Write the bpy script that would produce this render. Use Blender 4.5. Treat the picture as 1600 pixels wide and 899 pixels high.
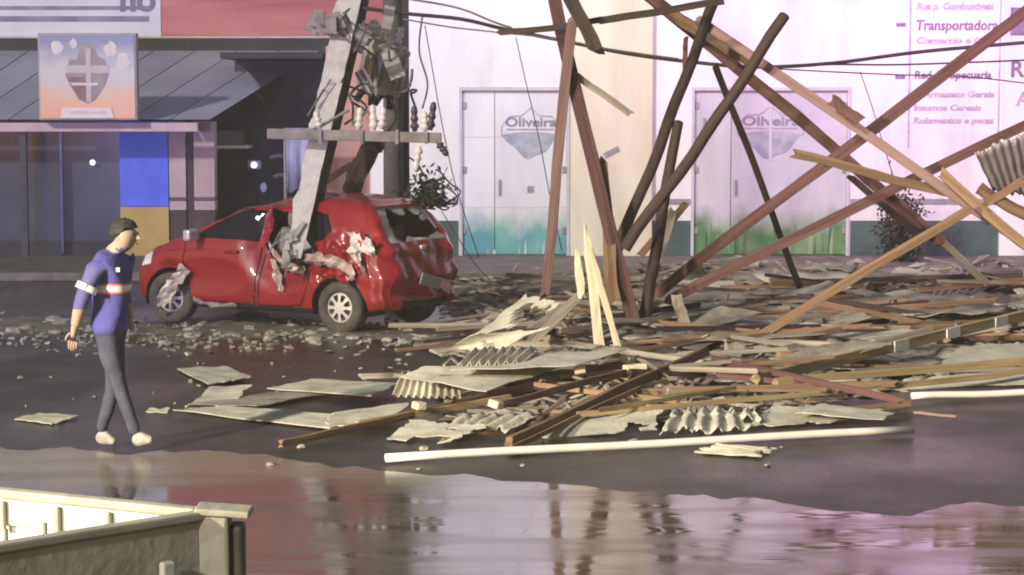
import bpy, bmesh, math, random
from mathutils import Vector, Matrix, noise
R = math.radians
rnd = random.Random(7)
for o in list(bpy.data.objects): bpy.data.objects.remove(o, do_unlink=True)
sc = bpy.context.scene
col = sc.collection

# ------------------------------------------------------------------ camera, sky, lights, exposure
FPX, CAMH, HOR = 3300.0, 2.57, 153.0
PITCH = math.atan((449.5 - HOR) / FPX)
cam = bpy.data.cameras.new('camera'); cam_o = bpy.data.objects.new('camera', cam); col.objects.link(cam_o)
cam_o.location = (0, 0, CAMH); cam_o.rotation_euler = (R(90) - PITCH, 0, 0)
cam.sensor_width = 36; cam.lens = FPX / 1600 * 36; cam.clip_start = 0.1; cam.clip_end = 400
sc.camera = cam_o

SUN_AZ, SUN_EL = R(37), R(26)          # light comes from behind the camera, to its left
world = bpy.data.worlds.new('World'); sc.world = world; world.use_nodes = True
wn = world.node_tree; bgn = wn.nodes['Background']
sky = wn.nodes.new('ShaderNodeTexSky'); sky.sky_type = 'NISHITA'; sky.sun_disc = False
sky.sun_elevation = R(2.5); sky.sun_rotation = R(180) + SUN_AZ; sky.air_density = 1.0; sky.dust_density = 0.5
wn.links.new(sky.outputs[0], bgn.inputs[0]); bgn.inputs[1].default_value = 0.13

def aim(o, d): o.rotation_euler = Vector(d).to_track_quat('-Z', 'Y').to_euler()
sun = bpy.data.lights.new('sun', 'SUN'); sun.energy = 1.9; sun.angle = R(3); sun.color = (1.0, 0.93, 0.83)
sun_o = bpy.data.objects.new('sun', sun); col.objects.link(sun_o); sun_o.location = (-8, -14, 8)
aim(sun_o, (math.sin(SUN_AZ) * math.cos(SUN_EL), math.cos(SUN_AZ) * math.cos(SUN_EL), -math.sin(SUN_EL)))

def spot(name, loc, tgt, watt, colr, size, blend=1.0, rad=0.15):
    l = bpy.data.lights.new(name, 'SPOT'); l.energy = watt; l.color = colr; l.spot_size = R(size); l.spot_blend = blend; l.shadow_soft_size = rad
    o = bpy.data.objects.new(name, l); col.objects.link(o); o.location = loc; aim(o, Vector(tgt) - Vector(loc)); return o
# night lamps: floods added to brighten the warehouse front (unseen fixtures built with it), a beacon and a work light on vehicles behind the camera
spot('added_flood_white', (-.3, 29.6, 6.3), (-.2, 33, 2.2), 470, (.74, .72, 1.0), 120, 1, .25)
spot('added_flood_cream', (2.4, 29.6, 6.3), (2.6, 33, 2.2), 310, (1.0, .94, .95), 120, 1, .25)
spot('added_flood_pink', (6.6, 29.2, 6.0), (6.6, 33, 1.8), 800, (.90, .44, 1.0), 120, 1, .25)
spot('beacon_light_magenta', (9.0, -3.0, 2.6), (6.2, 33, 6.8), 15000, (.85, .25, 1.0), 25, 1, .6)
spot('beacon_light_blue', (-9.5, 2.0, 2.6), (-6.0, 36, 3.6), 9000, (.34, .36, 1.0), 34, 1, .6)
spot('work_light', (-13.0, 1.0, 6.0), (3.6, 15.8, -.2), 23000, (1.0, .88, .66), 52, 1, .3)

sc.view_settings.view_transform = 'Standard'; sc.view_settings.look = 'None'
sc.view_settings.exposure = 0.45; sc.view_settings.gamma = 1.0; sc.view_settings.use_curve_mapping = False
sc.render.engine = 'CYCLES'
sc.cycles.pixel_filter_type = 'BLACKMAN_HARRIS'; sc.cycles.filter_width = 2.0

# ------------------------------------------------------------------ layout helpers
CP, SP = math.cos(PITCH), math.sin(PITCH)
def ray(px, py):
    u = (px - 800) / FPX; v = (449.5 - py) / FPX
    return Vector((u, CP + v * SP, -SP + v * CP))
def at(px, py, Y): d = ray(px, py); return Vector((0, 0, CAMH)) + d * (Y / d.y)
def gr(px, py, z=0.0): d = ray(px, py); return Vector((0, 0, CAMH)) + d * ((z - CAMH) / d.z)
def ppm(Y): return FPX / Y
def s2l(c):
    return tuple(((x / 255) / 12.92 if x / 255 <= .04045 else ((x / 255 + .055) / 1.055) ** 2.4) for x in c)

# ------------------------------------------------------------------ materials
MATS = {}
def mat(name, c1, c2=None, rough=0.7, scale=4.0, bump=0.0, bscale=None, metal=0.0, spec=0.35, coat=0.0, stretch=(1, 1, 1), detail=6, c3=None, rvar=0.0, contrast=(0.35, 0.65)):
    if name in MATS: return MATS[name]
    m = bpy.data.materials.new(name); m.use_nodes = True; nt = m.node_tree; b = nt.nodes['Principled BSDF']
    b.inputs['Roughness'].default_value = rough; b.inputs['Metallic'].default_value = metal
    b.inputs['Specular IOR Level'].default_value = spec; b.inputs['Coat Weight'].default_value = coat; b.inputs['Coat Roughness'].default_value = 0.08
    c1 = (*c1, 1); c2 = (*(c2 or c1[:3]), 1)
    b.inputs['Base Color'].default_value = c1
    tc = nt.nodes.new('ShaderNodeTexCoord'); mp = nt.nodes.new('ShaderNodeMapping'); mp.inputs['Scale'].default_value = stretch
    oi = nt.nodes.new('ShaderNodeObjectInfo'); vm = nt.nodes.new('ShaderNodeVectorMath'); vm.operation = 'SCALE'
    cx = nt.nodes.new('ShaderNodeCombineXYZ')
    for i in range(3): nt.links.new(oi.outputs['Random'], cx.inputs[i])
    vm.inputs['Scale'].default_value = 37.0; nt.links.new(cx.outputs[0], vm.inputs[0])
    va = nt.nodes.new('ShaderNodeVectorMath'); nt.links.new(tc.outputs['Object'], mp.inputs[0]); nt.links.new(mp.outputs[0], va.inputs[0]); nt.links.new(vm.outputs[0], va.inputs[1])
    nz = nt.nodes.new('ShaderNodeTexNoise'); nz.inputs['Scale'].default_value = scale; nz.inputs['Detail'].default_value = detail; nz.inputs['Roughness'].default_value = 0.6
    nt.links.new(va.outputs[0], nz.inputs[0])
    rp = nt.nodes.new('ShaderNodeValToRGB'); rp.color_ramp.elements[0].color = c1; rp.color_ramp.elements[1].color = c2
    rp.color_ramp.elements[0].position, rp.color_ramp.elements[1].position = contrast
    if c3:
        e = rp.color_ramp.elements.new(0.5); e.color = (*c3, 1)
    nt.links.new(nz.outputs[0], rp.inputs[0])
    if c2 != c1 or c3: nt.links.new(rp.outputs[0], b.inputs['Base Color'])
    if rvar:
        mr = nt.nodes.new('ShaderNodeMapRange'); mr.inputs[3].default_value = max(0.02, rough - rvar); mr.inputs[4].default_value = rough + rvar
        nt.links.new(nz.outputs[0], mr.inputs[0]); mr.inputs[1].default_value = 0.3; mr.inputs[2].default_value = 0.7; nt.links.new(mr.outputs[0], b.inputs['Roughness'])
    if bump:
        n2 = nt.nodes.new('ShaderNodeTexNoise'); n2.inputs['Scale'].default_value = bscale or scale * 6; n2.inputs['Detail'].default_value = 5
        nt.links.new(va.outputs[0], n2.inputs[0])
        bp = nt.nodes.new('ShaderNodeBump'); bp.inputs['Strength'].default_value = bump; bp.inputs['Distance'].default_value = 0.02
        nt.links.new(n2.outputs[0], bp.inputs['Height']); nt.links.new(bp.outputs[0], b.inputs['Normal'])
    MATS[name] = m; return m

M = dict(
    wood_red=mat('wood_red', (0.065, 0.028, 0.028), (0.175, 0.082, 0.078), .75, 3, .5, 9, stretch=(.22, 5, 5), contrast=(.3, .7)),
    wood_dark=mat('wood_dark', (0.018, 0.013, 0.013), (0.075, 0.045, 0.04), .75, 3, .5, 9, stretch=(.22, 5, 5), contrast=(.3, .7)),
    wood_brown=mat('wood_brown', (0.1, 0.056, 0.032), (0.27, 0.165, 0.095), .75, 3, .5, 9, stretch=(.22, 5, 5), contrast=(.3, .7)),
    wood_pink=mat('wood_pink', (0.17, 0.095, 0.092), (0.30, 0.19, 0.18), .75, 3, .5, 9, stretch=(.22, 5, 5), contrast=(.3, .7)),
    wood_orange=mat('wood_orange', (0.16, 0.095, 0.055), (0.34, 0.215, 0.125), .75, 3, .5, 9, stretch=(.22, 5, 5), contrast=(.3, .7)),
    wood_yellow=mat('wood_yellow', (0.27, 0.19, 0.09), (0.5, 0.38, 0.205), .75, 3, .5, 9, stretch=(.22, 5, 5), contrast=(.3, .7)),
    wood_pale=mat('wood_pale', (0.58, 0.46, 0.32), (0.82, 0.72, 0.55), .75, 3, .5, 9, stretch=(.22, 5, 5), contrast=(.3, .7)),
    wood_grey=mat('wood_grey', (0.18, 0.155, 0.12), (0.42, 0.37, 0.3), .75, 3, .5, 9, stretch=(.22, 5, 5), contrast=(.3, .7)),
    fibre=mat('fibre_cement', (.36, .345, .275), (.58, .56, .46), .8, 3.5, .35, 30, c3=(.50, .48, .39)),
    fibre_dirty=mat('fibre_cement_dirty', (.13, .115, .09), (.36, .335, .27), .75, 3, .4, 26, c3=(.24, .215, .17)),
    zinc=mat('zinc_sheet', (0.30, 0.29, 0.27), (0.42, 0.40, 0.38), .45, 4, .1, metal=.4),
    white=mat('white_paint', (0.72, 0.71, 0.68), (0.82, 0.81, 0.78), .5, 8),
    concrete=mat('concrete', (0.30, 0.29, 0.28), (0.46, 0.45, 0.43), .85, 7, .5, 40),
    concrete_shaded=mat('concrete_shaded', (0.09, 0.085, 0.09), (0.16, 0.155, 0.16), .85, 5, .5, 30),  # shade on the standing pole and broken pole's channel put into the colour
    rubble=mat('rubble', (.20, .18, .15), (.46, .43, .37), .85, 5, .5, 25),
    mound=mat('mound', (.06, .05, .038), (.21, .18, .14), .7, 2.2, .9, 14, c3=(.12, .10, .076)),
    black=mat('black_plastic', (0.012, 0.012, 0.013), (0.022, 0.022, 0.023), .55, 6),
    cable=mat('cable', (0.03, 0.025, 0.03), (0.06, 0.05, 0.055), .6, 6),
    cable_grey=mat('cable_grey', (0.12, 0.11, 0.11), (0.2, 0.19, 0.19), .6, 6),
    porcelain=mat('porcelain', (0.66, 0.64, 0.63), (0.78, 0.76, 0.75), .25, 6),
    porcelain_dark=mat('porcelain_dark', (0.05, 0.035, 0.05), (0.09, 0.06, 0.08), .3, 6),
    steel=mat('galvanised', (0.20, 0.19, 0.21), (0.34, 0.33, 0.35), .5, 9, .15, metal=.35),
)

# ------------------------------------------------------------------ mesh helpers
class MB:
    def __init__(s): s.v = []; s.f = []; s.m = []
    def add(s, vs, fs, mi=0):
        n = len(s.v); s.v += [tuple(v) for v in vs]; s.f += [tuple(i + n for i in f) for f in fs]; s.m += [mi] * len(fs)
    def box(s, c, d, rot=None, mi=0, taper=1.0):
        x, y, z = d[0] / 2, d[1] / 2, d[2] / 2
        vs = [Vector((sx * x * (taper if sz > 0 else 1), sy * y * (taper if sz > 0 else 1), sz * z)) for sz in (-1, 1) for sx, sy in ((-1, -1), (1, -1), (1, 1), (-1, 1))]
        if rot is not None: vs = [rot @ v for v in vs]
        s.add([v + Vector(c) for v in vs], [(3, 2, 1, 0), (4, 5, 6, 7), (0, 1, 5, 4), (1, 2, 6, 5), (2, 3, 7, 6), (3, 0, 4, 7)], mi)
    def lathe(s, prof, c=(0, 0, 0), axis=Matrix.Identity(3), n=20, mi=0, caps=True):
        vs = []; k = len(prof)
        for i in range(n):
            a = 2 * math.pi * i / n
            for r, z in prof: vs.append(axis @ Vector((r * math.cos(a), r * math.sin(a), z)) + Vector(c))
        fs = [(i * k + j, ((i + 1) % n) * k + j, ((i + 1) % n) * k + j + 1, i * k + j + 1) for i in range(n) for j in range(k - 1)]
        if caps:
            fs.append(tuple(i * k for i in reversed(range(n)))); fs.append(tuple(i * k + k - 1 for i in range(n)))
        s.add(vs, fs, mi)
    def tube(s, pts, r, n=6, mi=0, r2=None):
        pts = [Vector(p) for p in pts]; vs = []
        up = Vector((0, 0, 1))
        for i, p in enumerate(pts):
            t = (pts[min(i + 1, len(pts) - 1)] - pts[max(i - 1, 0)]).normalized()
            a = t.cross(up) if abs(t.z) < .95 else t.cross(Vector((1, 0, 0))); a.normalize(); b = t.cross(a)
            rr = r if r2 is None else r + (r2 - r) * i / (len(pts) - 1)
            for k in range(n):
                an = 2 * math.pi * k / n; vs.append(p + a * rr * math.cos(an) + b * rr * math.sin(an))
        m = len(pts)
        fs = [(i * n + k, i * n + (k + 1) % n, (i + 1) * n + (k + 1) % n, (i + 1) * n + k) for i in range(m - 1) for k in range(n)]
        fs += [tuple(reversed(range(n))), tuple((m - 1) * n + k for k in range(n))]
        s.add(vs, fs, mi)
    def poly(s, pts, thick, nrm, mi=0):
        pts = [Vector(p) for p in pts]; n = len(pts); o = Vector(nrm) * thick
        s.add(pts + [p + o for p in pts], [tuple(range(n)), tuple(reversed(range(n, 2 * n)))] + [(i, i + n, (i + 1) % n + n, (i + 1) % n) for i in range(n)], mi)
    def build(s, name, mats, parent=None, smooth=False, local=False, bevel=0):
        me = bpy.data.meshes.new(name)
        org = Vector((0, 0, 0))
        if local and s.v:
            n = len(s.v); org = Vector((sum(v[0] for v in s.v) / n, sum(v[1] for v in s.v) / n, min(v[2] for v in s.v)))
            s.v = [tuple(Vector(v) - org) for v in s.v]
        me.from_pydata(s.v, [], s.f)
        if not isinstance(mats, (list, tuple)): mats = [mats]
        for m in mats: me.materials.append(m)
        if len(mats) > 1: me.polygons.foreach_set('material_index', s.m)
        bmm = bmesh.new(); bmm.from_mesh(me); bmesh.ops.recalc_face_normals(bmm, faces=bmm.faces); bmm.to_mesh(me); bmm.free()
        if smooth: me.polygons.foreach_set('use_smooth', [True] * len(me.polygons))
        o = bpy.data.objects.new(name, me); o.location = org
        if bevel:
            bv = o.modifiers.new('bevel', 'BEVEL'); bv.width = bevel; bv.segments = 2; bv.limit_method = 'ANGLE'
        return link(o, parent)
def link(o, parent=None):
    col.objects.link(o)
    if parent is not None: o.parent = parent
    return o
def thing(name, label, cat, loc=(0, 0, 0), rz=0, group=None):
    o = bpy.data.objects.new(name, None); col.objects.link(o); o.location = loc; o.rotation_euler = (0, 0, rz); o.empty_display_size = .1
    return tag(o, label, cat, group)
def tag(o, label=None, cat=None, group=None, kind=None):
    if label: o['label'] = label
    if cat: o['category'] = cat
    if group: o['group'] = group
    if kind: o['kind'] = kind
    return o
def bx(name, x0, x1, y0, y1, z0, z1, m, parent=None, bevel=0):
    b = MB(); b.box(((x0 + x1) / 2, (y0 + y1) / 2, (z0 + z1) / 2), (x1 - x0, y1 - y0, z1 - z0)); return b.build(name, m, parent, bevel=bevel)
def text(body, size, loc, m, parent, name='lettering', shear=0.0, align='LEFT', bold=0.0, width=None):
    cu = bpy.data.curves.new('txt', 'FONT'); cu.body = body; cu.size = size; cu.extrude = 0.002; cu.align_x = align; cu.shear = shear; cu.offset = bold
    cu.resolution_u = 3
    t = bpy.data.objects.new('txt', cu); col.objects.link(t); bpy.context.view_layer.update()
    me = bpy.data.meshes.new_from_object(t.evaluated_get(bpy.context.evaluated_depsgraph_get()))
    w = max((v.co.x for v in me.vertices), default=1) - min((v.co.x for v in me.vertices), default=0)
    bpy.data.objects.remove(t, do_unlink=True)
    sx = width / w if width else 1
    me.transform(Matrix.Translation(loc) @ Matrix.Rotation(R(90), 4, 'X') @ Matrix.Diagonal((sx, 1, 1, 1)))
    me.materials.clear(); me.materials.append(m)
    return link(bpy.data.objects.new(name, me), parent)

# ------------------------------------------------------------------ ground
def h_mound(x, y):
    """height of the heap of broken roofing lying on the street"""
    if y < 15 or y > 32: return 0.0
    px = 800 + x * FPX / y
    y = y - max(0, min(3.4, (px - 1080) / 380 * 3.4))
    if y < 16.4: return 0.0
    a = max(0, min(1, (px - 660) / 240)); b = max(0, min(1, (y - 16.4) / 3.0)) * max(0, min(1, (32.0 - y) / 2.5))
    a = a * a * (3 - 2 * a); b = b * b * (3 - 2 * b)
    return 0.02 + a * b * (0.13 + 0.16 * noise.noise((x * .55, y * .45, 3.1)) + .06 * noise.noise((x * 1.9, y * 1.6, 8)))

def asphalt_mat():
    m = bpy.data.materials.new('wet_asphalt'); m.use_nodes = True; nt = m.node_tree; b = nt.nodes['Principled BSDF']
    tc = nt.nodes.new('ShaderNodeTexCoord')
    def nz(s, d=5, st=(1, 1, 1)):
        mp = nt.nodes.new('ShaderNodeMapping'); mp.inputs['Scale'].default_value = st; nt.links.new(tc.outputs['Object'], mp.inputs[0])
        n = nt.nodes.new('ShaderNodeTexNoise'); n.inputs['Scale'].default_value = s; n.inputs['Detail'].default_value = d; nt.links.new(mp.outputs[0], n.inputs[0]); return n
    n1 = nz(.55, 6, (1, .6, 1)); n2 = nz(38, 6); n3 = nz(2.5, 5)
    rp = nt.nodes.new('ShaderNodeValToRGB'); nt.links.new(n3.outputs[0], rp.inputs[0])
    rp.color_ramp.elements[0].position = .3; rp.color_ramp.elements[0].color = (.016, .014, .012, 1); rp.color_ramp.elements[1].position = .72; rp.color_ramp.elements[1].color = (.045, .038, .031, 1)
    nt.links.new(rp.outputs[0], b.inputs['Base Color'])
    mr = nt.nodes.new('ShaderNodeMapRange'); mr.inputs[1].default_value = .35; mr.inputs[2].default_value = .65; mr.inputs[3].default_value = .17; mr.inputs[4].default_value = .55
    nt.links.new(n1.outputs[0], mr.inputs[0]); nt.links.new(mr.outputs[0], b.inputs['Roughness'])
    bp = nt.nodes.new('ShaderNodeBump'); bp.inputs['Strength'].default_value = .8; bp.inputs['Distance'].default_value = .012
    nt.links.new(n2.outputs[0], bp.inputs['Height']); nt.links.new(bp.outputs[0], b.inputs['Normal'])
    return m
def water_mat():
    m = bpy.data.materials.new('puddle_water'); m.use_nodes = True; nt = m.node_tree; b = nt.nodes['Principled BSDF']
    b.inputs['Base Color'].default_value = (.045, .038, .028, 1); b.inputs['Roughness'].default_value = .07; b.inputs['IOR'].default_value = 1.65
    tc = nt.nodes.new('ShaderNodeTexCoord'); mp = nt.nodes.new('ShaderNodeMapping'); mp.inputs['Scale'].default_value = (.7, 2.6, 1); nt.links.new(tc.outputs['Object'], mp.inputs[0])
    n = nt.nodes.new('ShaderNodeTexNoise'); n.inputs['Scale'].default_value = 1.6; n.inputs['Detail'].default_value = 3; nt.links.new(mp.outputs[0], n.inputs[0])
    bp = nt.nodes.new('ShaderNodeBump'); bp.inputs['Strength'].default_value = .07; bp.inputs['Distance'].default_value = .03
    nt.links.new(n.outputs[0], bp.inputs['Height']); nt.links.new(bp.outputs[0], b.inputs['Normal'])
    n2 = nt.nodes.new('ShaderNodeTexNoise'); n2.inputs['Scale'].default_value = 1.1; n2.inputs['Detail'].default_value = 6; nt.links.new(mp.outputs[0], n2.inputs[0])
    mr = nt.nodes.new('ShaderNodeMapRange'); mr.inputs[1].default_value = .4; mr.inputs[2].default_value = .7; mr.inputs[3].default_value = .04; mr.inputs[4].default_value = .22
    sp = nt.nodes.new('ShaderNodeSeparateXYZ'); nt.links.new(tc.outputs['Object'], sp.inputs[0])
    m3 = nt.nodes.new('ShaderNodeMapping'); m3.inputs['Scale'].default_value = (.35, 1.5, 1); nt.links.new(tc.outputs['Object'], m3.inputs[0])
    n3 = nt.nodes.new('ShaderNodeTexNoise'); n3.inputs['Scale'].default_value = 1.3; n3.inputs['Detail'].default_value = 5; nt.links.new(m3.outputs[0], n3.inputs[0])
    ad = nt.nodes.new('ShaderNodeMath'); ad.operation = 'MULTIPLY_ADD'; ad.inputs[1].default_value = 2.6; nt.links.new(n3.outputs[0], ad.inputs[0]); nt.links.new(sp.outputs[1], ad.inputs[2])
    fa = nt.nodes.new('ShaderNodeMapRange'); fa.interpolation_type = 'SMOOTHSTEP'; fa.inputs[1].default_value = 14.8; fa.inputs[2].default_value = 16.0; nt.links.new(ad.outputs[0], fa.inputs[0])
    mc = nt.nodes.new('ShaderNodeMix'); mc.data_type = 'RGBA'; mc.inputs[6].default_value = (.060, .050, .034, 1); mc.inputs[7].default_value = (.17, .145, .10, 1); nt.links.new(fa.outputs[0], mc.inputs[0]); nt.links.new(mc.outputs[2], b.inputs['Base Color'])  # mud tan of the far edge also paints in the heap's reflection
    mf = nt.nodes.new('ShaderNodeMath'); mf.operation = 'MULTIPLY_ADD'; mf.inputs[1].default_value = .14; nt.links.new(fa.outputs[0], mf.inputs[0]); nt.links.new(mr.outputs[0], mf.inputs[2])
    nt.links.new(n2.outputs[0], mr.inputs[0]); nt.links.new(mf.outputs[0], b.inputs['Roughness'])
    return m
g = MB(); g.add([(-70, -30, 0), (70, -30, 0), (70, 90, 0), (-70, 90, 0)], [(0, 1, 2, 3)])
tag(g.build('road', asphalt_mat()), kind='structure')
# pavement along the buildings
pv = MB(); pv.box((0, 31.35, .055), (60, 3.2, .11)); pvo = pv.build('pavement', mat('pavement', (.07, .062, .055), (.14, .125, .11), .7, 2.5, .5, 20), bevel=.015); tag(pvo, kind='structure')
kb = MB(); kb.box((0, 29.66, .06), (60, .16, .12)); tag(kb.build('kerb', mat('kerb_stone', (.10, .09, .08), (.2, .185, .16), .75, 3, .4, 20), bevel=.015), kind='structure')
# puddle: an irregular sheet of standing water across the near lane
edge = [(-260, 694), (60, 700), (190, 708), (300, 704), (420, 712), (520, 728), (620, 738), (760, 748), (900, 758), (1040, 772), (1180, 780), (1290, 797), (1380, 806), (1450, 797), (1530, 786), (1640, 790), (1900, 786)]
pts = []
for i in range(len(edge) - 1):
    for k in range(20):
        t = k / 20; a = edge[i]; b_ = edge[i + 1]
        x = a[0] + (b_[0] - a[0]) * t; y = a[1] + (b_[1] - a[1]) * t + 9 * noise.noise((x * .013, 1, 0)) + 3.5 * noise.noise((x * .035, 5, 0)) + .8 * noise.noise((x * .12, 9, 0))
        pts.append(gr(x, y, .004))
pts += [gr(1900, 786, .004), Vector((6, 5, .004)), Vector((-6, 5, .004))]
pd = MB(); pd.add(pts, [tuple(range(len(pts)))])
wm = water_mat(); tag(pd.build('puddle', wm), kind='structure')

# ------------------------------------------------------------------ white building with two gates
WY = 33.0
def wx(px): return (px - 800) / FPX * WY
def wz(py): return at(800, py, WY).z
wall_white = mat('wall_paint_white', (.50, .49, .49), (.73, .72, .72), .8, 1.3, .25, 14, c3=(.68, .67, .67), stretch=(1, 1, .22), contrast=(.25, .65))
wall_cream = mat('wall_paint_cream', (.55, .50, .37), (.69, .64, .50), .8, 1.3, .25, 14, stretch=(1, 1, .25))
dado = mat('dado_green', (.030, .060, .058), (.070, .115, .108), .6, 1.5, .3, 12)
def gate_paint(name, cols, lo=(.50, .50, .53), hi=(.68, .68, .70)):
    m = mat(name, lo, hi, .55, 1.2, .1, 6, stretch=(1, 1, .3), contrast=(.25, .6)).copy(); nt = m.node_tree; b = nt.nodes['Principled BSDF']
    src = b.inputs['Base Color'].links[0].from_socket
    tc = nt.nodes.new('ShaderNodeTexCoord'); sp = nt.nodes.new('ShaderNodeSeparateXYZ'); nt.links.new(tc.outputs['Object'], sp.inputs[0])
    mp = nt.nodes.new('ShaderNodeMapping'); mp.inputs['Scale'].default_value = (1.7, 1, 1.0); nt.links.new(tc.outputs['Object'], mp.inputs[0])
    nz = nt.nodes.new('ShaderNodeTexNoise'); nz.inputs['Scale'].default_value = 2.2; nz.inputs['Detail'].default_value = 5; nt.links.new(mp.outputs[0], nz.inputs[0])
    ma = nt.nodes.new('ShaderNodeMath'); ma.operation = 'MULTIPLY_ADD'; ma.inputs[1].default_value = -.75; nt.links.new(nz.outputs[0], ma.inputs[0]); nt.links.new(sp.outputs[2], ma.inputs[2])
    rp = nt.nodes.new('ShaderNodeValToRGB'); nt.links.new(ma.outputs[0], rp.inputs[0]); e = rp.color_ramp.elements   # z minus noise: 0 near the ground
    e[0].position = .06; e[0].color = (1, 1, 1, 1); e[1].position = .52; e[1].color = (0, 0, 0, 1)
    n2 = nt.nodes.new('ShaderNodeTexNoise'); n2.inputs['Scale'].default_value = 1.6; nt.links.new(tc.outputs['Object'], n2.inputs[0])
    r2 = nt.nodes.new('ShaderNodeValToRGB'); nt.links.new(n2.outputs[0], r2.inputs[0]); r2.color_ramp.elements[0].color = (*cols[0], 1); r2.color_ramp.elements[1].color = (*cols[1], 1); r2.color_ramp.elements[0].position = .4; r2.color_ramp.elements[1].position = .62
    mx = nt.nodes.new('ShaderNodeMix'); mx.data_type = 'RGBA'; nt.links.new(rp.outputs[0], mx.inputs[0]); nt.links.new(src, mx.inputs[6]); nt.links.new(r2.outputs[0], mx.inputs[7]); nt.links.new(mx.outputs[2], b.inputs['Base Color'])
    return m
gate_teal = gate_paint('gate_paint_teal', ((.10, .30, .36), (.17, .42, .36)))
gate_green = gate_paint('gate_paint_green', ((.05, .15, .06), (.16, .26, .12)), (.34, .34, .37), (.52, .52, .55))
ink = mat('sign_paint_purple', (.13, .09, .15), (.24, .18, .27), .7, 14)
ink_light = mat('sign_paint_faded', (.30, .25, .32), (.44, .39, .46), .7, 14)
grey_paint = mat('emblem_grey', (.22, .24, .30), (.38, .40, .45), .7, 5)
line_paint = mat('dark_line_paint', (.20, .19, .22), (.30, .29, .32), .7, 6)

bld = thing('warehouse_building', 'white painted warehouse with two emblem gates and dark green dado', 'building', (0, 0, 0))
X0, G1a, G1b, G2a, G2b, X1 = wx(640), wx(718), wx(890), wx(1080), wx(1327), 14.0
GH = wz(136); TOP = 7.2
w = MB()
for a, b_ in ((X0, G1a), (G1b, G2a), (G2b, X1)): w.box(((a + b_) / 2, WY + .2, TOP / 2), (b_ - a, .4, TOP))
for a, b_ in ((G1a, G1b), (G2a, G2b)): w.box(((a + b_) / 2, WY + .2, (GH + TOP) / 2), (b_ - a, .4, TOP - GH))
w.box((X0 + .2, WY + 5, TOP / 2), (.4, 9.2, TOP))
w.build('wall', wall_white, bld)
bx('pilaster', wx(893), wx(1018), WY - .09, WY, 0, TOP, wall_cream, bld)
bx('pilaster', wx(1562), wx(1700), WY - .05, WY, .11, TOP, wall_white, bld)
bx('coping', X0 - .05, X1, WY - .15, WY + .5, TOP, TOP + .14, wall_cream, bld)
for a, b_ in ((640, 716), (1019, 1079), (1329, 1561)):
    bx('dado', wx(a), wx(b_), WY - .012, WY, .1, wz(345), dado, bld)
    bx('stripe', wx(a), wx(b_), WY - .008, WY, wz(320), wz(311), line_paint, bld)
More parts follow.
